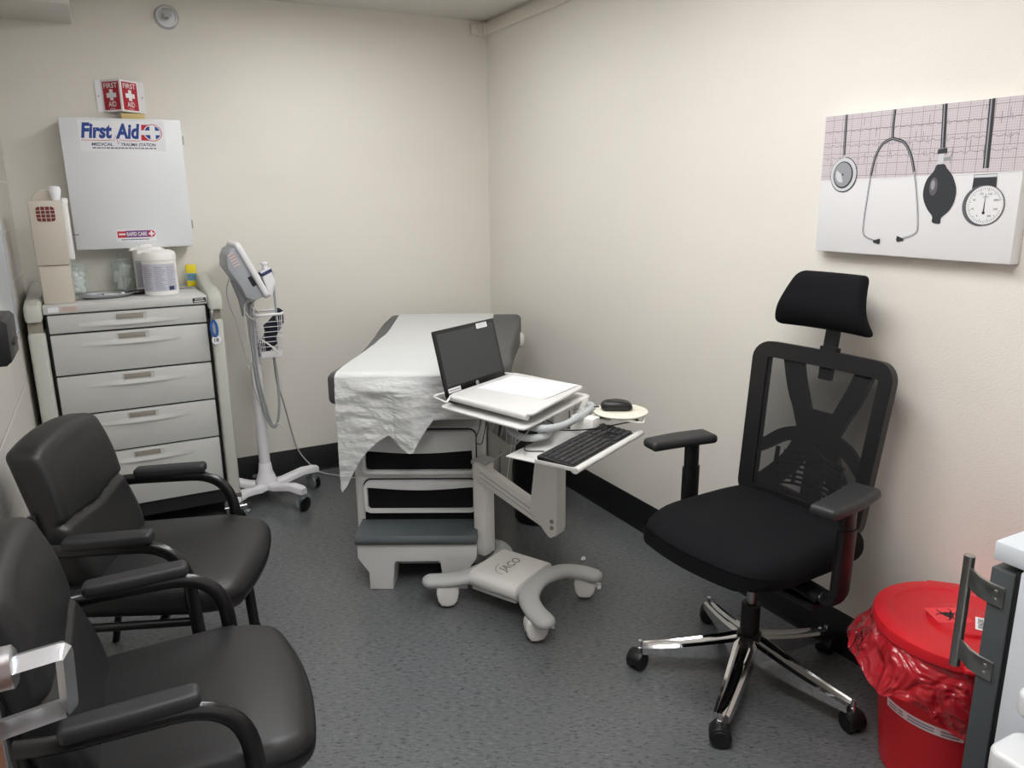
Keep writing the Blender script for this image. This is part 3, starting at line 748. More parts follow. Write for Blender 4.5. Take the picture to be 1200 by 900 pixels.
def jar(label, x, y, r, h, content):
    t = thing('glass_jar', label, 'jar', (x, y, ZT), 0, 'glass supply jars on the drawer cart')
    b = BM(); lathe(b, [(0, .001), (r-.004, .001), (r, .006), (r, h-.02), (r-.008, h-.008), (r-.008, h), (r-.0105, h), (r-.0105, h-.01), (r-.0025, h-.022), (r-.0025, .008), (0, .006)], 36); obj('glass_body', b, M['glass'], t)
    b = BM(); lathe(b, [(r-.012, h-.004), (r-.002, h), (r-.002, h+.006), (r-.012, h+.01), (.006, h+.012), (.006, h+.018), (.013, h+.024), (.013, h+.032), (.006, h+.038), (0, h+.039)], 32); obj('lid', b, M['glass'], t)
    random.seed(int(r*1000)+3)
    b = BM()
    if content == 'cotton':
        for k in range(46):
            a = random.uniform(0, 2*PI); q = (r-.02)*random.random()**.5; z = .018+(h-.06)*k/46
            s = BM(); bmesh.ops.create_icosphere(s, subdivisions=2, radius=.017)
            for v in s.verts: v.co *= 1+.25*noise.noise(v.co*60+Vector((k, 0, 0)))
            merge(b, s, T(q*cos(a), q*sin(a), z))
        obj('cotton_balls', b, M['cotton'], t)
    else:
        for k in range(9):
            a = random.uniform(0, 2*PI); q = (r-.024)*random.random()
            s = BM(); box(s, -.018, .018, -.004, .004, -.03, .03, .003); merge(b, s, T(q*cos(a), q*sin(a), .035+.045*(k % 3)*.7, rx=random.uniform(-.4, .4), ry=random.uniform(-.5, .5), rz=a))
        obj('gauze_pads', b, M['cotton'], t)
jar('lidded glass jar of cotton balls beside the beige sharps unit', -2.215, -.11, .05, .135, 'cotton')
jar('glass jar of gauze with knob lid behind the steel tray', -2.015, -.07, .047, .145, 'gauze')

def tub(label, x, y, r, h, rz):
    t = thing('wipes_tub', label, 'tub', (x, y, ZT), rz, 'white wipes tubs on the drawer cart')
    b = BM(); lathe(b, [(0, 0), (r-.005, 0), (r-.001, .004), (r-.001, h*.74), (r-.004, h*.75), (0, h*.75)], 48); bd = obj('tub_body', b, M['tubwhite'], t)
    b = BM(); lathe(b, [(r-.002, h*.745), (r+.001, h*.75), (r+.001, h*.86), (r-.004, h*.92), (r-.02, h*.955), (0, h*.96)], 48)
    tube(b, [(-r*.5, -.0, h*.955), (-r*.3, 0, h*.985), (r*.1, 0, h*.985), (r*.2, 0, h*.955)], .009, 8); prism(b, [(-r-.014, h*.9), (-r*.6, h*.86), (-r*.6, h*.97), (-r-.01, h*.955)], -.012, .012, 'y', .003); obj('lid', b, M['tubwhite'], t)
    lb, pr_, bc = BM(), BM(), BM()
    def W(bm, a0, a1, z0, z1, o, n=10): grid(bm, lambda u, v: ((r+o)*cos(rad(a0+(a1-a0)*u)), (r+o)*sin(rad(a0+(a1-a0)*u)), z0+(z1-z0)*v), n, 1)
    W(lb, -165, -35, h*.1, h*.68, .0004, 24)
    random.seed(5)
    for k in range(16):
        z = h*.14+h*.5*k/16
        for a0 in (-158, -112, -72): W(pr_, a0, a0+random.uniform(22, 38), z, z+.0022, .0008, 5)
    W(bc, -68, -48, h*.12, h*.2, .0012, 5)
    obj('printed_label', [(lb, M['tublabel']), (pr_, M['tubprint']), (bc, M['darkblue'])], None, bd)
tub('big white wipes tub in front, with printed label, on the drawer cart', -1.865, -.35, .074, .212, rad(0))
tub('white wipes tub tucked behind the front tub, its lid tab sticking out', -1.893, -.16, .072, .216, rad(10))

t = thing('glucose_box', 'small yellow and light blue box at the right end of the cart top', 'box', (-1.705, -.06, ZT), rad(-8))
bx_ = obj('carton', box(BM(), -.024, .024, -.016, .016, 0, .108, .003), M['yellow'], t)
w1, w2 = BM(), BM(); flat(w1, [(-.023, .028), (.023, .028), (.023, .066), (-.023, .066)], yplane(-.0164)); tfit(w2, 'INSTANT', -.018, .018, .048, .058, yplane(-.0168), .01); 
for z in (.036, .042): strip(w2, [(-.018, z), (.016, z)], .002, yplane(-.0168))
obj('printed_band', [(w1, M['ltblue']), (w2, M['darkblue'])], None, bx_)
t = thing('steel_tray', 'small oval stainless steel instrument tray at the front of the cart top', 'tray', (-2.095, -.34, ZT), rad(14))
def trf(u, v):
    a = 2*PI*u; k = .62+.38*min(1, v*1.6); z = .002+(.018*min(1, max(0, v*1.6-.25)/1.0) if v > .2 else 0)
    if v > .85: k, z = 1.04, .017
    return (.118*k*cos(a)*min(1, v*6), .07*k*sin(a)*min(1, v*6), z)
obj('bowl', grid(BM(), trf, 40, 8, .0015), M['alu'], t)
b = BM(); box(b, -.02, .06, -.02, .0, .01, .022, .003, mtx=T(rz=.2)); obj('clamp', b, M['steel'], t)
t = thing('otoscope_handle', 'dark instrument handle lying on the cart top beside the steel tray', 'instrument', (-1.955, -.30, ZT), rad(12))
b = BM(); tube(b, [(-.07, 0, .012), (-.02, 0, .012), (.03, 0, .012), (.06, 0, .012)], [.008, .011, .012, .009], 14); obj('grip', b, M['blackmetal'], t)
b = BM(); lathe(b, [(.012, 0), (.012, .022), (.006, .045)], 16, T(-.07, 0, .012, ry=-PI/2)); obj('head', b, M['steel'], t)
t = thing('metal_clip', 'small steel clip lying behind the wipes tub by the yellow box', 'clip', (-1.755, -.17, ZT), rad(-15))
b = BM(); tube(b, [(.018*cos(rad(a)), .012*sin(rad(a)), .003) for a in range(0, 360, 24)], .0026, 8, True); box(b, .012, .05, -.012, .012, 0, .008, .002); obj('clip_body', b, M['steel'], t)

# ------------------------------------------------------------------ first aid cabinet
t = thing('first_aid_cabinet', 'white metal first aid cabinet mounted on the back wall', 'cabinet', (-1.94, -.0005, 1.32))
cb_ = obj('cabinet_body', box(BM(), -.248, .248, -.128, 0, 0, .578, .003), M['cabwhite'], t)
dr = obj('cabinet_door', box(BM(), -.252, .252, -.152, -.128, -.004, .582, .005), M['cabwhite'], t)
hb = BM()
for z in (.10, .49): lathe(hb, [(.006, -.02), (.006, .02)], 10, T(.254, -.14, z)); 
obj('hinges', hb, M['steel'], cb_)
Y0 = -.1523
s1 = BM(); flat(s1, [(-.178, .438), (.178, .438), (.178, .57), (-.178, .57)], yplane(Y0))
bl, rd_, wh, db = BM(), BM(), BM(), BM()
tfit(bl, 'First', -.170, -.042, .492, .560, yplane(Y0-.0004), .042, .2); tfit(bl, 'Aid', -.030, .074, .492, .560, yplane(Y0-.0004), .042, .2)
flat(rd_, [(.082, .556), (.128, .556), (.128, .486), (.075, .486)], yplane(Y0-.0004)); disc(rd_, .126, .521, .041, yplane(Y0-.0006), .038); disc(wh, .126, .521, .038, yplane(Y0-.0008), .035); disc(bl, .126, .521, .034, yplane(Y0-.001), .031)
for a, c, e, f in ((.075, .158, .511, .531), (.115, .138, .489, .553)): flat(wh, [(a, e), (c, e), (c, f), (a, f)], yplane(Y0-.0012 if a < .1 else Y0-.0013))
strip(rd_, [(-.172, .484), (-.06, .484), (-.048, .488), (-.042, .48), (-.03, .508), (-.022, .466), (-.012, .49), (-.006, .484), (.07, .484)], .0022, yplane(Y0-.0005))
tfit(db, 'MEDICAL', -.132, -.045, .460, .474, yplane(Y0-.0004), .02, .15); tfit(db, 'TRAUMA STATION', -.012, .134, .460, .474, yplane(Y0-.0004), .02, .15)
random.seed(2); x = -.13
while x < .135:
    w_ = random.uniform(.006, .016); strip(db, [(x, .451), (min(x+w_, .136), .451)], .0045, yplane(Y0-.0004)); x += w_+.003
obj('title_sticker', [(s1, M['sticker']), (bl, M['blue']), (rd_, M['redprint']), (wh, M['sticker']), (db, M['darkblue'])], None, dr)
s1, rd_, vi, wh, db = BM(), BM(), BM(), BM(), BM()
flat(s1, [(-.082, .028), (.09, .028), (.09, .085), (-.082, .085)], yplane(Y0))
flat(rd_, [(-.076, .046), (-.04, .046), (-.04, .076), (-.076, .076)], yplane(Y0-.0003)); flat(vi, [(-.04, .046), (.07, .046), (.07, .078), (-.04, .078)], yplane(Y0-.0003)); disc(rd_, .07, .062, .016, yplane(Y0-.0004))
flat(wh, [(-.07, .058), (-.042, .058), (-.042, .066), (-.07, .066)], yplane(Y0-.0006)); tfit(wh, 'RAPID CARE', -.036, .05, .053, .071, yplane(Y0-.0006), .02)
for a, c, e, f in ((.058, .082, .058, .066), (.066, .074, .05, .074)): flat(wh, [(a, e), (c, e), (c, f), (a, f)], yplane(Y0-.0007-.0001*(a > .06)))
x = -.06
while x < .056:
    w_ = random.uniform(.006, .014); strip(db, [(x, .037), (min(x+w_, .058), .037)], .004, yplane(Y0-.0004)); x += w_+.002
obj('supplier_sticker', [(s1, M['sticker']), (rd_, M['redprint']), (vi, M['violet']), (wh, M['sticker']), (db, M['darkblue'])], None, dr)

t = thing('yellow_carton', 'flat yellowish carton lying on top of the first aid cabinet', 'box', (-1.885, -.06, 1.9022))
obj('carton_body', box(BM(), -.05, .05, -.055, .045, 0, .026, .003), M['tan'], t)

# projecting first aid sign
t = thing('first_aid_sign', 'red and white V-shaped first aid sign on the back wall', 'sign', (-1.924, -.0005, 1.94))
pf_ = [(-.102, -.001), (-.076, -.001), (.0, -.078), (.076, -.001), (.104, -.001), (.104, -.0045), (.0785, -.0045), (.0, -.083), (-.0785, -.0045), (-.102, -.0045)]
obj('sign_panel', prism(BM(), pf_, 0, .14, 'z'), M['sticker'], t)
hw = BM()
for x in (-.092, .093): lathe(hw, [(.004, 0), (.004, .002)], 10, T(x, -.0045, .07, rx=PI/2))
obj('screws', hw, M['steel'], t)
for s in (-1, 1):
    a = math.atan2(.0785, .0785); ln = .111
    if s < 0: Ms = Matrix.Translation((-.0785, -.0052, 0)) @ Matrix.Rotation(-a, 4, 'Z') @ FACE_Y
    else: Ms = Matrix.Translation((0, -.0837, 0)) @ Matrix.Rotation(a, 4, 'Z') @ FACE_Y
    rp, wp = BM(), BM(); flat(rp, [(.010, .008), (ln-.008, .008), (ln-.008, .132), (.010, .132)], Ms)
    Mw = Ms @ T(0, 0, .0004)
    tfit(wp, 'FIRST', .018, ln-.016, .104, .126, Mw, .012); tfit(wp, 'AID', .034, ln-.032, .022, .045, Mw, .012)
    c_ = ln/2+.001; flat(wp, [(c_-.028, .062), (c_-.01, .062), (c_-.01, .05), (c_+.01, .05), (c_+.01, .062), (c_+.028, .062), (c_+.028, .082), (c_+.01, .082), (c_+.01, .098), (c_-.01, .098), (c_-.01, .082), (c_-.028, .082)], Mw)
    strip(wp, [(.04, .0135), (ln-.04, .0135)], .002, Mw)
    obj('printed_face', [(rp, M['signred']), (wp, M['sticker'])], None, t)

# sidewall sprinkler
t = thing('fire_sprinkler', 'chrome sidewall fire sprinkler high on the back wall', 'sprinkler', (-1.684, -.0005, 2.378))
b = BM(); lathe(b, [(.0, 0), (.055, 0), (.055, .003), (.046, .012), (.04, .012), (.038, .006), (0, .006)], 32, T(rx=PI/2)); obj('escutcheon', b, M['alu'], t)
b = BM(); lathe(b, [(.016, 0), (.016, .03), (.012, .034), (.012, .04), (0, .04)], 20, T(rx=PI/2)); tube(b, spline([(-.014, -.036, 0), (-.016, -.055, 0), (-.004, -.07, 0), (0, -.074, 0)], 4), .003, 6); tube(b, spline([(.014, -.036, 0), (.016, -.055, 0), (.004, -.07, 0), (0, -.074, 0)], 4), .003, 6); tube(b, [(0, -.04, 0), (0, -.072, 0)], .003, 8)
obj('head', b, M['steel'], t)
b = BM(); box(b, -.022, .022, -.095, -.055, .016, .019); box(b, -.018, .018, -.08, -.076, -.014, .018); obj('deflector', b, M['steel'], t)

# ------------------------------------------------------------------ left wall things
t = thing('wall_dispenser', 'black plastic box mounted on the left block wall', 'dispenser', (XL+.0005, -1.66, 1.09))
b = BM(); prism(b, [(0, 0), (.07, .0), (.084, .012), (.086, .12), (.076, .132), (0, .135)], -.06, .16, 'y', .004, 2); obj('housing', b, M['blackplastic'], t)
b = BM(); box(b, .07, .092, .0, .1, .05, .062, .003); obj('push_bar', b, M['blacksoft'], t)
t = thing('whiteboard', 'pale whiteboard panel mounted on the left block wall', 'whiteboard', (XL+.0005, -1.5, 1.045))
obj('board', box(BM(), 0, .012, 0, .78, 0, .85, .003), M['board'], t)
b = BM(); ribbon(b, [(0, 0), (.78, 0), (.78, .85), (0, .85)], .014, 0, .018, lambda s, q, d: (d, s, q), True); obj('frame', b, M['alu'], t)

# ------------------------------------------------------------------ door with pull latch at the left edge
XD = -2.268
dr = struct('door_1', box(BM(), XD-.045, XD, -4.10, -3.20, .006, 2.04, .002), M['wood'])
obj('edge_guard', box(BM(), XD-.047, XD+.0015, -3.215, -3.196, .008, 2.03, .001), M['alu'], dr)
b = BM(); 
for y in (-3.262,): 
    lathe(b, [(.0, 0), (.034, 0), (.034, .006), (.024, .009), (.024, .018), (.026, .02), (.026, .034), (.02, .038), (0, .038)], 32, T(XD, y, 1.006, ry=PI/2))
ru = obj('door_rose', b, M['alu'], dr)
b = BM(); P = fillet([(XD+.03, -3.262, 1.008), (XD+.088, -3.262, 1.012), (XD+.084, -3.262, .934), (XD+.002, -3.262, .926)], .004, 3)
tube(b, P, .01, 4, flat=(.024, .010), ref=(0, 1, 0)); obj('pull_latch', b, M['alu'], dr, sharp=30)

# ------------------------------------------------------------------ vital signs stand
VX, VY = -1.478, -.325
t = thing('vitals_stand', 'white rolling stand with vital signs monitor and wire basket', 'medical stand', (VX, VY, 0))
b = BM(); lathe(b, [(.056, .085), (.058, .10), (.05, .125), (.036, .165), (.031, .205), (.0285, .21)], 32); hb = obj('base_hub', b, M['standwhite'], t)
for k in range(5):
    a = rad(-61+72*k); mt = T(rz=a)
    b = BM(); R = []
    for q, zt, w_ in ((.02, .105, .032), (.09, .108, .03), (.13, .118, .028), (.2, .132, .027), (.262, .13, .026), (.285, .125, .018)):
        R.append([b.verts.new(mt @ Vector(p)) for p in ((q, -w_, zt-.03), (q, w_, zt-.03), (q, w_, zt-.007), (q, w_*.8, zt), (q, -w_*.8, zt), (q, -w_, zt-.007))])
    for A, B in zip(R, R[1:]):
        for j in range(6): b.faces.new((A[j], A[(j+1) % 6], B[(j+1) % 6], B[j]))
    b.faces.new(R[0]); b.faces.new(R[-1]); obj('base_leg', b, M['standwhite'], t, sharp=50)
    mc = T(.262*cos(a), .262*sin(a), 0, rz=a+rad(100))
    b = BM(); lathe(b, [(.02, .088), (.02, .1)], 16, mc); box(b, -.016, .03, -.02, .02, .052, .09, .008, mtx=mc); box(b, .02, .045, -.015, .015, .06, .072, .003, mtx=mc @ T(ry=.3)); cs = obj('caster', b, M['castgrey'], t)
    for s in (-1, 1):
        b = BM(); lathe(b, [(0, -.006), (.033, -.006), (.0375, -.002), (.0375, .004), (.033, .007), (0, .007)], 24, mc @ T(.008, s*.014, .038, rx=PI/2)); obj('wheel', b, M['castgrey'] if s > 0 else M['blackplastic'], cs)
obj('pole', lathe(BM(), [(.0275, .2), (.0275, .72), (.0205, .725), (.0205, 1.09)], 28), M['standwhite'], t)
# sloped monitor seen from its side: u along the screen, v out of the screen face
Mm = Matrix.Translation((-.035, 0, 1.19)) @ Matrix.Rotation(rad(1), 4, 'Z') @ Matrix.Rotation(rad(-25), 4, 'Y')   # local x = out of screen, z = up the screen
b = BM(); prism(b, [(-.045, -.10), (-.02, -.13), (.03, -.135), (.034, .13), (-.0, .125), (-.03, .10), (-.05, .06), (-.04, -.05)], -.12, .12, 'y', .008, 2)
mh = BM(); merge(mh, b, Mm); mo = obj('monitor', mh, M['moncase'], t)
b = BM(); prism(b, rrect(-.135, .135, -.15, .142, .03, 6), .03, .058, 'x', .010, 3); fb = BM(); merge(fb, b, Mm); obj('screen_bezel', fb, M['standwhite'], mo)
b = BM(); box(b, .0575, .0592, -.1, .1, -.06, .11, .001); fb = BM(); merge(fb, b, Mm); obj('display', fb, M['screen'], mo)
p1, p2 = BM(), BM(); box(p1, .008, .028, -.1225, -.1195, -.07, -.02, .002, mtx=Mm.copy())
for k in range(5): box(p2, -.02, .012, -.1222, -.1198, .05+.014*k, .056+.014*k, mtx=Mm)
obj('side_ports', [(p1, M['black']), (p2, M['pink'])], None, mo)
b = BM(); tube(b, [(-.02, 0, .98), (-.026, 0, 1.06), (-.05, 0, 1.16)], [.022, .026, .032], 16); obj('monitor_bracket', b, M['moncase'], t)
# thermometer module on the front of the monitor
b = BM(); prism(b, [(.058, -.15), (.07, -.155), (.115, -.10), (.125, -.03), (.075, -.03)], -.105, -.035, 'y', .006, 2); fb = BM(); merge(fb, b, Mm); th = obj('thermometer_module', fb, M['standwhite'], mo)
b = BM(); box(b, .072, .127, -.107, -.033, -.052, -.036, .002, mtx=Mm); obj('blue_band', b, M['darkblue'], th)
b = BM(); lathe(b, [(.012, 0), (.012, .02), (.018, .024), (.018, .03), (.008, .034)], 16, Mm @ T(.105, -.07, -.03, ry=rad(25))); obj('probe_cap', b, M['standwhite'], th)
# wire basket
bk = BM(); X0, X1, Y0b, Y1b = .012, .138, -.075, .075
def loopz(z, k):
    cx, cy = (X0+X1)/2, 0; return [(cx+(p[0]-cx)*k, p[1]*k, z) for p in rrect(X0, X1, Y0b, Y1b, .025, 4)]
tube(bk, loopz(.985, 1.06), .0065, 8, True)
for z, k in ((.95, 1.02), (.925, 1.0), (.90, .97), (.875, .94), (.85, .91), (.825, .88), (.80, .85)): tube(bk, loopz(z, k), .0016, 6, True)
L0, L1 = loopz(.985, 1.04), loopz(.795, .85)
per = spline([(p[0], p[1], 0) for p in L0], 2, True); pel = spline([(p[0], p[1], 0) for p in L1], 2, True)
for i in range(0, len(per), 2): tube(bk, [(per[i].x, per[i].y, .985), (pel[i].x, pel[i].y, .795)], .0014, 5)
bo = obj('basket', bk, M['standwhite'], t)
obj('basket_tray', box(BM(), .022, .128, -.06, .06, .765, .8, .006), M['standwhite'], bo)
obj('probe_rod', tube(BM(), [(.115, -.045, .95), (.112, -.045, 1.19)], .0055, 10), M['moncase'], t)
b = BM(); tube(b, spline([(.03, -.02, 1.06), (-.0, -.05, 1.03), (.03, -.055, 1.0), (.01, -.04, .96), (-.03, -.035, 1.0), (-.025, -.03, 1.04), (.02, -.04, 1.06)], 6), .0035, 8)
tube(b, spline([(.0, -.03, 1.08), (-.03, -.03, 1.02), (-.034, -.03, .95), (-.022, -.03, .80), (-.018, -.036, .62), (.02, -.045, .48), (.055, -.06, .42), (.075, -.07, .43), (.10, -.075, .40)], 6), .0032, 8)
tube(b, spline([(.02, -.05, .87), (.07, -.085, .83), (.1, -.085, .79)], 6), .004, 8)
obj('white_cable', b, M['whitecable'], t)
b = BM(); tube(b, spline([(.0, -.025, 1.05), (-.012, -.03, .9), (-.008, -.035, .68), (.02, -.05, .47), (.058, -.06, .41), (.085, -.06, .50), (.095, -.03, .66), (.09, 0, .78)], 8), .0065, 10)
tube(b, spline([(.002, -.026, 1.05), (-.002, -.032, .85), (.004, -.036, .66), (.04, -.055, .44), (.06, -.06, .42)], 8), .006, 10)
obj('cuff_hose', b, M['hose'], t)
b = BM(); tube(b, spline([(-.085, -.02, 1.17), (-.105, -.02, 1.09), (-.075, -.02, .95), (-.045, -.03, .78), (-.02, -.035, .75), (-.028, -.03, .70), (-.045, -.03, .74)], 8), .0026, 6); obj('sensor_cable', b, M['cable'], t)
tc = thing('pressure_cuff', 'dark navy blood pressure cuff folded in the wire basket', 'blood pressure cuff', (VX, VY, 0))
b = BM()
def cf(p):
    x, y, z = p; return (x+.085+.02*sin(z*40), y, z+.875+.01*sin(x*60)+.02*(x/.05))
rbox(b, .042, .05, .07, .02, cf, 6, 6, 8); obj('cuff_cloth', b, M['navy'], tc)
b = BM(); rbox(b, .012, .045, .035, .008, lambda p: (p[0]+.137-.0*p[2], p[1], p[2]+.965), 2, 6, 4); obj('cuff_flap', b, M['navy'], tc)
b = BM(); tube(b, spline([(VX+.09, VY, .768), (-1.36, -.2, .6), (-1.32, -.12, .46), (-1.272, -.04, .25), (-1.24, -.025, .14), (-1.19, -.035, .06), (-1.14, -.07, .012), (-1.07, -.16, .008), (-1.0, -.24, .008), (-.85, -.3, .008)], 8), .0042, 8)
tag(obj('power_cord', b, M['cable']), 'grey power cord running from the vitals stand to the floor', 'cord')

# ------------------------------------------------------------------ exam table
TA = rad(-28.5)
t = thing('exam_table', 'charcoal and grey medical exam table in the back right corner', 'exam table', (-1.07, -1.595, 0), TA)
b = BM(); box(b, -.315, .228, .125, 1.32, .15, .645, .02, 3); box(b, -.29, .2, .14, 1.28, .03, .16, .01); box(b, -.3, .228, .2, 1.28, .64, .77, .01)
base = obj('base', b, M['tablebase'], t)
XA, XB = -.272, .185
for z0, z1, k0, k1 in ((.452, .630, .462, .545), (.284, .418, .296, .388)):
    b = BM(); 
    pts = rrect(XA, XB, z0, z1, .025, 5)
    ribbon(b, [(p[0]*1, p[1]) for p in rrect(XA+.006, XB-.006, z0+.006, z1-.006, .02, 5)], .013, .096, .13, lambda s, q, d: (s, d, q), True)
    xc = (XA+XB)/2; hwid = (XB-XA)/2-.008; n = 24
    low = [(xc+hwid*(2*i/n-1), k1-.012*(1-(2*i/n-1)**2)**1.5+.004) for i in range(n+1)]
    prism(b, low+[(XB-.008, z1-.012), (XA+.008, z1-.012)], .098, .126, 'y', .003)
    dw = obj('drawer', b, M['tablebase'], t)
    obj('drawer_panel', box(BM(), XA+.008, XB-.008, .116, .128, z0+.008, k1+.012), M['drawerblack'], dw)
    gp = BM(); ribbon(gp, rrect(XA-.003, XB+.003, z0-.003, z1+.003, .028, 5), .006, .121, .1255, lambda s, q, d: (s, d, q), True); obj('shadow_gap', gp, M['cartdark'], dw)
b = BM(); SX0, SX1 = -.288, .190
prism(b, [(SX0, .2), (SX0, .137), (SX0+.042, .075), (SX0+.042, 0), (-.151, 0), (-.140, .112), (-.132, .122), (.035, .122), (.043, .112), (.054, 0), (SX1-.042, 0), (SX1-.042, .075), (SX1, .137), (SX1, .2)], -.018, .122, 'y', .006)
stp = obj('step', b, M['tablebase'], t)
b = BM(); prism(b, [(-.034, .206), (-.04, .214), (-.04, .226), (-.03, .240), (.13, .246), (.13, .202), (-.03, .202)], SX0-.004, SX1+.002, 'x', .004); obj('step_tread', b, M['tread'], stp)
obj('step_recess', box(BM(), SX0+.012, SX1-.012, .119, .13, .235, .277), M['drawerblack'], stp)
def hw_(y):
    K = [(0, .372), (.15, .354), (.31, .328), (.55, .330), (.8, .342), (1.0, .356), (1.18, .366), (1.47, .366)]
    for (a, c), (e, f) in zip(K, K[1:]):
        if y <= e: return c+(f-c)*(y-a)/(e-a)
    return K[-1][1]
LT = 1.46
ys = [.04, .1, .2, .3, .4, .5, .6, .7, .8, .9, 1.0, 1.1, 1.2, 1.3, 1.42]
R_ = [(hw_(y), y) for y in ys]; cr = [(.35, .012), (.33, .0)]; cr2 = [(.355, LT-.015), (.33, LT)]
poly = [(.345, 0), (.364, .008)]+[(a-.0, c) for a, c in R_]+[(.356, LT-.008), (.335, LT)]
right = [(.19, 0), (.235, .03), (.28, .085), (.315, .16), (.333, .235)]+[p for p in poly if p[1] > .27]
poly = right+[(-a, c) for a, c in poly[::-1]]
cu = obj('cushion', prism(BM(), poly, .768, .892, 'z', .024, 4), M['charcoal'], t, sharp=50)
b = BM(); lathe(b, [(.0, 0), (.035, 0), (.04, .008), (.038, .02), (.02, .03), (0, .032)], 24, T(.352, 1.16, .80, ry=PI/2)); obj('paper_roll_end', b, M['tubwhite'], t)
b = BM(); prism(b, [(.228, .66), (.31, .66), (.33, .74), (.228, .76)], .9, 1.3, 'y', .01); obj('side_shelf', b, M['tablebase'], t)

# paper over the table
def pl(y):
    K = [(-.02, -.333), (.12, -.328), (.31, -.311), (.59, -.291), (.87, -.281), (1.17, -.297), (1.47, -.316)]
    for (a, c), (e, f) in zip(K, K[1:]):
        if y <= e: return c+(f-c)*(y-a)/(e-a)
    return -.316
DB = [(-.335, .50), (-.334, .44), (-.331, .42), (-.322, .432), (-.31, .446), (-.28, .504), (-.246, .563), (-.205, .608), (-.173, .634), (-.136, .655), (-.122, .642), (-.108, .625), (-.086, .601), (-.06, .587), (-.042, .591), (-.02, .633), (.012, .682), (.037, .713), (.076, .716), (.215, .72)]
def zb(x):
    for (a, c), (e, f) in zip(DB, DB[1:]):
        if x <= e: return c+(f-c)*max(0, (x-a))/(e-a)
    return .72
def pap(u, v):
    if v < .45:                                   # on the cushion
        y = 1.45+(-.0-1.45)*(v/.45); x = pl(max(-.02, y))+(.216-pl(max(-.02, y)))*u
        z = .8945+.0018*(1+noise.noise(Vector((x*5, y*9, 2))))
        if y < .03: z -= (.03-y)**2/.03*.25
        return (x, y, z)
    q = (v-.45)/.55
    x = -.334+.55*u
    z = .885+(zb(x)-.885)*q
    f = .885-z
    y = -.008-.008*min(1, f*10)-.012*min(1, f/.1)*(.5+.8*noise.noise(Vector((x*7, z*5, 1))))-.006*min(1, f/.05)*noise.noise(Vector((x*14, z*34, 4)))-.004*min(1, f/.05)*abs(noise.noise(Vector((x*40+z*30, z*50, 7))))
    y -= .02*math.exp(-((f-.05)/.03)**2)*max(0, sin((x+.30)*PI/.3)) if x < 0 else 0
    if -.11 < x < .05: y -= .03*q*max(0, 1-abs(x+.04)/.08)
    return (x, min(y, -.004), z)
g = BM(); grid(g, pap, 110, 130)
tag(obj('exam_paper', g, M['paper'], sharp=75), 'white crepe paper sheet draped over the exam table end', 'paper').matrix_world = T(-1.07, -1.595, 0, rz=TA)

# literature rack on the table side
t2 = thing('paper_rack', 'clear plastic rack of papers hanging on the exam table side', 'rack', (-1.07, -1.595, 0), TA)
b = BM(); box(b, .229, .233, .14, .42, .36, .64); 
for k, (xo, z0, z1) in enumerate(((.285, .42, .585), (.335, .38, .545))):
    prism(b, [(xo-.05, z0), (xo-.012, z0), (xo+.004, z1), (xo, z1), (xo-.015, z0+.004), (xo-.05, z0+.004)], .145, .40, 'y')
    for y in (.145, .397): prism(b, [(xo-.05, z0), (xo-.012, z0), (xo+.004, z1), (xo-.05, z1+.04)], y, y+.003, 'y')
rk = obj('rack_body', b, M['rackcream'], t2)
for k, (x, y, z0, z1, a) in enumerate(((.248, .27, .43, .66, .06), (.258, .25, .43, .64, .12), (.268, .29, .43, .63, .17), (.30, .27, .39, .61, .08), (.312, .24, .39, .60, .15), (.322, .3, .39, .585, .2))):
    b = BM(); box(b, -.0012, .0012, -.1, .1, 0, z1-z0, mtx=T(x-.006, y, z0, ry=a)); tag(obj('leaflet', b, M['sheet']), 'cream leaflet standing in the rack on the exam table side', 'paper', 'leaflets in the side rack').matrix_world = T(-1.07, -1.595, 0, rz=TA)

t = thing('waste_bin', 'black waste bin with black liner between exam table and right wall', 'bin', (-.345, -1.20, 0))
b = BM(); lathe(b, [(0, 0), (.11, 0), (.115, .006), (.145, .55), (.148, .555), (.142, .555), (.11, .012), (0, .01)], 36); obj('bin_body', b, M['blackplastic'], t)
def bgf(u, v):
    a = 2*PI*u; r = .15+.012*sin(5*a+3*v)*v+.006*sin(13*a)*v+.01*v
    if v < .15: return ((.14+.01*v/.15)*cos(a), (.14+.01*v/.15)*sin(a), .54+.07*v/.15+.012*sin(4*a))
    return (r*cos(a), r*sin(a), .61-.3*(v-.15)-.02*sin(4*a+1)*v+.012*sin(4*a))
obj('liner_bag', grid(BM(), bgf, 60, 10), M['bag'], t, sharp=80)

# ------------------------------------------------------------------ rolling laptop cart
TO, TR_ = (-.82, -1.86, 0), rad(27.5)
t = thing('laptop_cart', 'white rolling laptop cart with curved legs, lift arm and keyboard shelf', 'cart', TO, TR_)
for s, y0 in ((-1, 0), (1, .005)):
    P = spline([(-.195, .255*s, .098), (-.165, .19*s, .108), (-.11, .135*s, .118), (0, .108*s, .124), (.11, .135*s, .118), (.165, .19*s, .108), (.185, .235*s, .098)], 6)
    b = BM(); tube(b, [p+Vector((0, y0, 0)) for p in P], .03, 18, flat=(.025, .039), ref=(0, 0, 1))
    for q in (P[0], P[-1]):
        e = BM(); bmesh.ops.create_uvsphere(e, u_segments=16, v_segments=10, radius=1)
        for v in e.verts: v.co = Vector((v.co.x*.039, v.co.y*.039, v.co.z*.025))
        merge(b, e, Matrix.Translation(q+Vector((0, y0, 0))))
    obj('base_bar', b, M['trolleygrey'], t, sharp=60)
b = BM(); prism(b, [(.0, .098), (.0, .098)] and [(p[0], p[1]) for p in rrect(-.14, .118, .085, .152, .033, 6)], -.092, .128, 'y', .004)
cv = obj('base_cover', b, M['trolley'], t)
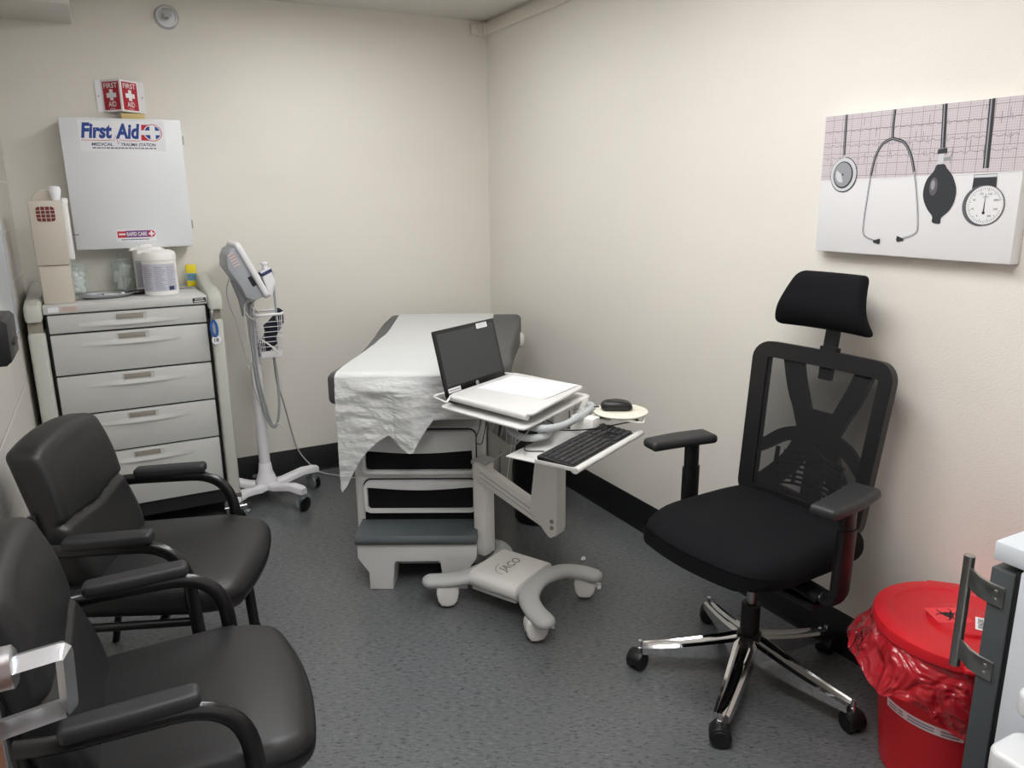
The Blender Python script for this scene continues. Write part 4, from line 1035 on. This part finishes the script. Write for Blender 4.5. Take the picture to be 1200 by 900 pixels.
b = BM(); box(b, -.125, .105, -.085, .12, .075, .09, .004); obj('under_plate', b, M['trolleygrey'], cv)
b = BM(); tfit(b, 'JACO', -.065, .055, -.005, .045, T(0, 0, .1525) , .02, .2); strip(b, [(.075*cos(rad(a))-.01, .05*sin(rad(a))+.015) for a in range(100, 200, 8)], .003, T(0, 0, .1525)); obj('maker_lettering', b, M['labelgrey'], cv)
for i, (x, y, a) in enumerate(((-.18, -.21, -40), (.178, -.205, -62), (-.172, .203, -50), (.165, .205, -30))):
    mc = T(x, y, 0, rz=rad(a))
    b = BM(); prism(b, [(-.04, .082), (-.036, .09), (.034, .092), (.044, .08), (.044, .06), (.038, .03), (.024, .011), (0, .007), (-.024, .011), (-.036, .03), (-.042, .062)], -.026, .026, 'y', .008, 3, mtx=mc)
    cs = obj('caster', b, M['trolley'], t)
    b = BM(); lathe(b, [(0, -.014), (.034, -.014), (.038, -.010), (.038, .010), (.034, .014), (0, .014)], 28, mc @ T(.0, 0, .038, rx=PI/2)); obj('wheel', b, M['blackplastic'], cs)
    if i < 2: b = BM(); box(b, .03, .062, -.014, .014, .05, .06, .004, mtx=mc); box(b, .05, .064, -.02, .02, .045, .055, .004, mtx=mc); obj('brake_lever', b, M['sticker'], cs)
b = BM(); box(b, .03, .10, .17, .225, .13, .525, .006); cl = obj('column', b, M['trolley'], t)
b = BM(); box(b, .026, .104, .165, .23, .515, .532, .004)
for z in (.47, .505):
    for x in (.02,): lathe(b, [(.007, 0), (.007, .003)], 12, T(.03, .197, z, ry=-PI/2))
obj('column_cap', b, M['trolleygrey'], cl)
b = BM(); prism(b, [(.212, .50), (.205, .53), (.185, .53), (-.12, .405), (-.15, .375), (-.145, .345), (-.11, .335), (.195, .455)], .012, .052, 'x', .008)
prism(b, [(.19, .515), (.19, .47), (-.11, .35), (-.11, .395)], .006, .058, 'x', .004)
ar = obj('lift_arm', b, M['trolley'], t)
b = BM(); prism(b, [(.17, .502), (.17, .497), (-.09, .39), (-.09, .395)], .0045, .0065, 'x'); prism(b, [(.17, .482), (.17, .478), (-.09, .37), (-.09, .374)], .0045, .0065, 'x'); obj('arm_groove', b, M['trolleygrey'], ar)
b = BM(); prism(b, [(-.125, .745), (-.085, .415), (-.165, .33), (-.178, .326), (-.20, .34), (-.205, .36), (-.205, .745)], -.034, .034, 'x', .008)
uc = obj('upper_column', b, M['trolley'], t)
b = BM()
for z in (.37, .395): lathe(b, [(.008, 0), (.008, .003)], 12, T(-.034, -.185, z, ry=-PI/2))
obj('bolts', b, M['labelgrey'], uc)
b = BM(); box(b, -.06, .08, -.21, .05, .795, .824, .005); box(b, -.045, .06, -.2, -.1, .74, .80, .006); box(b, -.2, -.17, -.2, .1, .805, .824, .004); box(b, .08, .13, -.24, -.2, .77, .835, .005); obj('tray_support', b, M['trolley'], t)
Q = lambda dx: None
def poly_r(pts, r=.03, n=5):
    P = [Vector((a, c, 0)) for a, c in pts]; out = []; N = len(P)
    for i in range(N):
        a, b_, c = P[i-1], P[i], P[(i+1) % N]; s = b_+(a-b_).normalized()*r; e = b_+(c-b_).normalized()*r
        for k in range(n+1):
            q = k/n; v = (1-q)**2*s+2*q*(1-q)*b_+q*q*e; out.append((v.x, v.y))
    return out
lo = poly_r([(-.258, .14), (-.325, -.262), (.16, -.235), (.20, .13)], .03)
obj('lower_tray', prism(BM(), lo, .825, .833, 'z', .003), M['traywhite'], t)
up = poly_r([(-.232, .115), (-.285, -.265), (.125, -.225), (.168, .118)], .028)
b = BM(); prism(b, up, .862, .873, 'z', .004)
tube(b, spline([(-.232, .105, .862), (-.262, -.10, .861), (-.283, -.25, .860)], 6), .010, 12, flat=(.011, .010), ref=(0, 0, 1))
for x, y in ((-.15, -.2), (-.1, .08), (.06, -.19), (.1, .08)): box(b, x-.03, x+.03, y-.004, y+.004, .831, .864, .002)
obj('upper_tray', b, M['traywhite'], t, sharp=50)
b = BM(); tube(b, spline([(-.16, -.12, .80), (-.205, -.19, .804), (-.215, -.255, .806), (-.16, -.296, .806), (-.05, -.296, .806), (.06, -.28, .806), (.115, -.26, .806), (.125, -.21, .805)], 8), .0125, 14)
tube(b, spline([(-.17, -.09, .785), (-.235, -.16, .78), (-.25, -.225, .778), (-.20, -.262, .778), (-.14, -.24, .778), (-.12, -.18, .785)], 8), .012, 14)
obj('handle', b, M['tubegrey'], t, sharp=60)
b = BM(); tube(b, fillet([(-.24, .10, .868), (-.31, .06, .868), (-.27, .155, .868), (-.215, .15, .868)], .02), .004, 8); tube(b, fillet([(.165, .09, .866), (.16, .155, .866), (.08, .16, .866)], .02), .004, 8); obj('wire_bail', b, M['traywhite'], t)
b = BM(); box(b, -.343, .105, -.46, -.315, .738, .744, .002)
tube(b, [(-.343, -.458, .741), (.105, -.458, .741)], .010, 14, flat=(.010, .014), ref=(0, 0, 1)); box(b, -.345, -.338, -.46, -.315, .738, .752, .002); box(b, -.343, .0, -.315, -.205, .736, .741, .002); box(b, -.16, .02, -.34, -.19, .72, .738, .004)
obj('keyboard_shelf', b, M['traywhite'], t)
b = BM(); lathe(b, [(0, .794), (.092, .794), (.096, .797), (.096, .80), (.092, .802), (0, .802)], 48, T(.130, -.367, 0)); mp_ = obj('mouse_platform', b, M['cream'], t)
b = BM(); box(b, .06, .14, -.36, -.22, .778, .793, .004); box(b, -.02, .03, -.34, -.25, .742, .80, .004); tube(b, fillet([(.05, -.40, .792), (.09, -.475, .782), (.20, -.43, .79)], .015), .003, 8); obj('platform_arm', b, M['trolley'], mp_)

def child_at(name, label, cat, lx, ly, lz, rz=0, group=None):
    c, s = cos(TR_), sin(TR_); return thing(name, label, cat, (TO[0]+c*lx-s*ly, TO[1]+s*lx+c*ly, lz), TR_+rz, group)
# laptop
t = child_at('laptop', 'open dark laptop with blank screen on the white rolling cart', 'laptop', -.028, .145, .8335)
obj('laptop_base', box(BM(), -.178, .178, -.235, .005, 0, .02, .004), M['blackplastic'], t)
ML = T(0, .0, .016, rx=rad(-14))
b = BM(); box(b, -.18, .18, -.004, .006, .0, .238, .004, mtx=ML); sc = obj('display_lid', b, M['blackplastic'], t)
b = BM(); box(b, -.166, .166, -.0048, -.0038, .034, .224, 0, mtx=ML); obj('screen', b, M['screen'], sc)
w1, w0, w2, w3, w4 = BM(), BM(), BM(), BM(), BM(); Mp = ML @ yplane(-.0055)
flat(w1, [(.063, .212), (.128, .212), (.128, .231), (.063, .231)], Mp); flat(w0, [(-.168, .012), (-.098, .012), (-.098, .028), (-.168, .028)], Mp)
for z in (.217, .2225, .227): strip(w2, [(.068, z), (.122, z)], .0016, ML @ yplane(-.0058))
strip(w4, [(-.163, .02), (-.104, .02)], .003, ML @ yplane(-.0058))
disc(w3, 0, .018, .0085, Mp); w5 = BM(); tfit(w5, 'hp', -.005, .005, .0125, .0235, ML @ yplane(-.006), .01, .2)
obj('asset_label', [(w1, M['sticker']), (w2, M['printgrey'])], None, sc); obj('corner_sticker', [(w0, M['sticker']), (w4, M['printgrey'])], None, sc); obj('logo', [(w3, M['printlight']), (w5, M['black'])], None, sc)
b = BM(); tube(b, [(-.14, .004, .018), (-.06, .004, .018)], .008, 10); tube(b, [(.06, .004, .018), (.14, .004, .018)], .008, 10); obj('hinges', b, M['blackplastic'], t)
# papers on the tray
for k in range(3):
    t = child_at('paper_sheet', ['white paper sheet lying loose on top of the laptop cart tray', 'white paper sheet just under the top sheet on the laptop cart', 'lowest white paper sheet of the pile on the laptop cart'][2-k], 'paper', -.005+.004*k, -.058-.003*k, .8732+.0009*k, rad(.8*k-1))
    obj('sheet', box(BM(), -.109, .109, -.142, .142, 0, .0007), M['sheet'], t)
# keyboard
t = child_at('computer_keyboard', 'black computer keyboard on the pull-out shelf of the laptop cart', 'keyboard', -.142, -.387, .7445)
def kb(p): return p
b = BM(); prism(b, [(-.066, 0), (.062, 0), (.064, .018), (.05, .02), (-.066, .009)], -.202, .202, 'x', .003); kc = obj('case', b, M['blackplastic'], t)
b = BM()
Mk = Matrix.Translation((0, 0, .0095)) @ Matrix.Rotation(rad(5.2), 4, 'X')
rows = [-.052, -.032, -.0125, .007, .0265, .046]
for ri, y in enumerate(rows):
    x = -.192
    if ri == 0:
        segs = [.021, .018, .021, .108, .021, .018, .018, .021]
    else: segs = [.0178+(.006*(5-ri) if ri < 5 else 0)]+[.0178]*(13 if ri > 2 else 12)
    for wd in segs:
        if x+wd > .082: break
        box(b, x+.0012, x+wd-.0012, y-.0083, y+.0083, .004, .0095, .002, 1, mtx=Mk); x += wd+.0008
    for k in range(3):
        if ri in (2,) or (ri == 1 and k != 1): continue
        xx = .088+k*.0186; box(b, xx, xx+.0164, y-.0083, y+.0083, .004, .0095, .002, 1, mtx=Mk)
    for k in range(3):
        xx = .149+k*.0178; box(b, xx, xx+.0156, y-.0083, y+.0083, .004, .0095, .002, 1, mtx=Mk)
obj('keys', b, M['key'], kc, sharp=30)
# mouse
t = child_at('computer_mouse', 'black computer mouse on the round cream platform', 'mouse', .128, -.352, .8022, rad(-58))
def mf(p):
    x, y, z = p; k = 1-.25*(x/.056)**2
    return (x, y*k, (z+.018)*(1-.35*max(0, x/.056)**2-.55*max(0, -x/.056)**2*.4) if z > -.017 else 0)
b = BM(); rbox(b, .056, .032, .018, .0175, mf, 10, 6, 2); ms = obj('shell', b, M['blackplastic'], t, sharp=70)
b = BM(); lathe(b, [(0, -.004), (.009, -.004), (.01, 0), (.009, .004), (0, .004)], 16, T(-.03, 0, .0265, rx=PI/2)); obj('scroll_wheel', b, M['key'], ms)

def local_cable(name, pts, r, m, label):
    b = BM(); tube(b, spline(pts, 8), r, 8); o = obj(name, b, m); tag(o, label, 'cable'); o.matrix_world = T(*TO, rz=TR_); return o
local_cable('keyboard_cable', [(-.30, -.322, .765), (-.315, -.26, .762), (-.22, -.225, .768), (-.10, -.235, .772), (-.085, -.205, .79), (-.09, -.13, .80)], .0022, M['blackcable'], 'thin black keyboard cable curling behind the keyboard shelf')
local_cable('mouse_cable', [(.097, -.30, .812), (.075, -.275, .81), (.04, -.30, .79), (.11, -.44, .785), (.08, -.41, .775), (-.05, -.325, .77), (-.12, -.235, .776), (-.10, -.19, .79)], .0022, M['blackcable'], 'thin black mouse cable looping under the round mouse platform')
local_cable('hanging_cable', [(-.265, -.05, .824), (-.30, -.07, .80), (-.335, -.08, .765), (-.33, -.10, .758), (-.30, -.09, .79), (-.275, -.08, .824)], .002, M['blackcable'], 'thin black cable loop hanging under the left tray edge')
local_cable('floor_cable', [(-.06, -.14, .80), (-.075, -.1, .72), (-.02, .05, .60), (.1, .3, .45), (.2, .55, .45), (.22, .7, .40)], .0035, M['cable'], 'grey cable running from the laptop cart back toward the waste bin')

# scraps on the floor
t = thing('paper_scrap', 'small torn white paper scrap on the floor by the laptop cart', 'paper', (-.402, -1.689, .0005), .5)
b = BM(); flat(b, [(-.02, -.008), (.006, -.012), (.02, .002), (.012, .012), (-.008, .006)], T(0, 0, .001))
for v in b.verts: v.co.z += .006*abs(v.co.x)/.02
bmesh.ops.solidify(b, geom=b.faces[:], thickness=.0006); obj('scrap', b, M['sheet'], t)
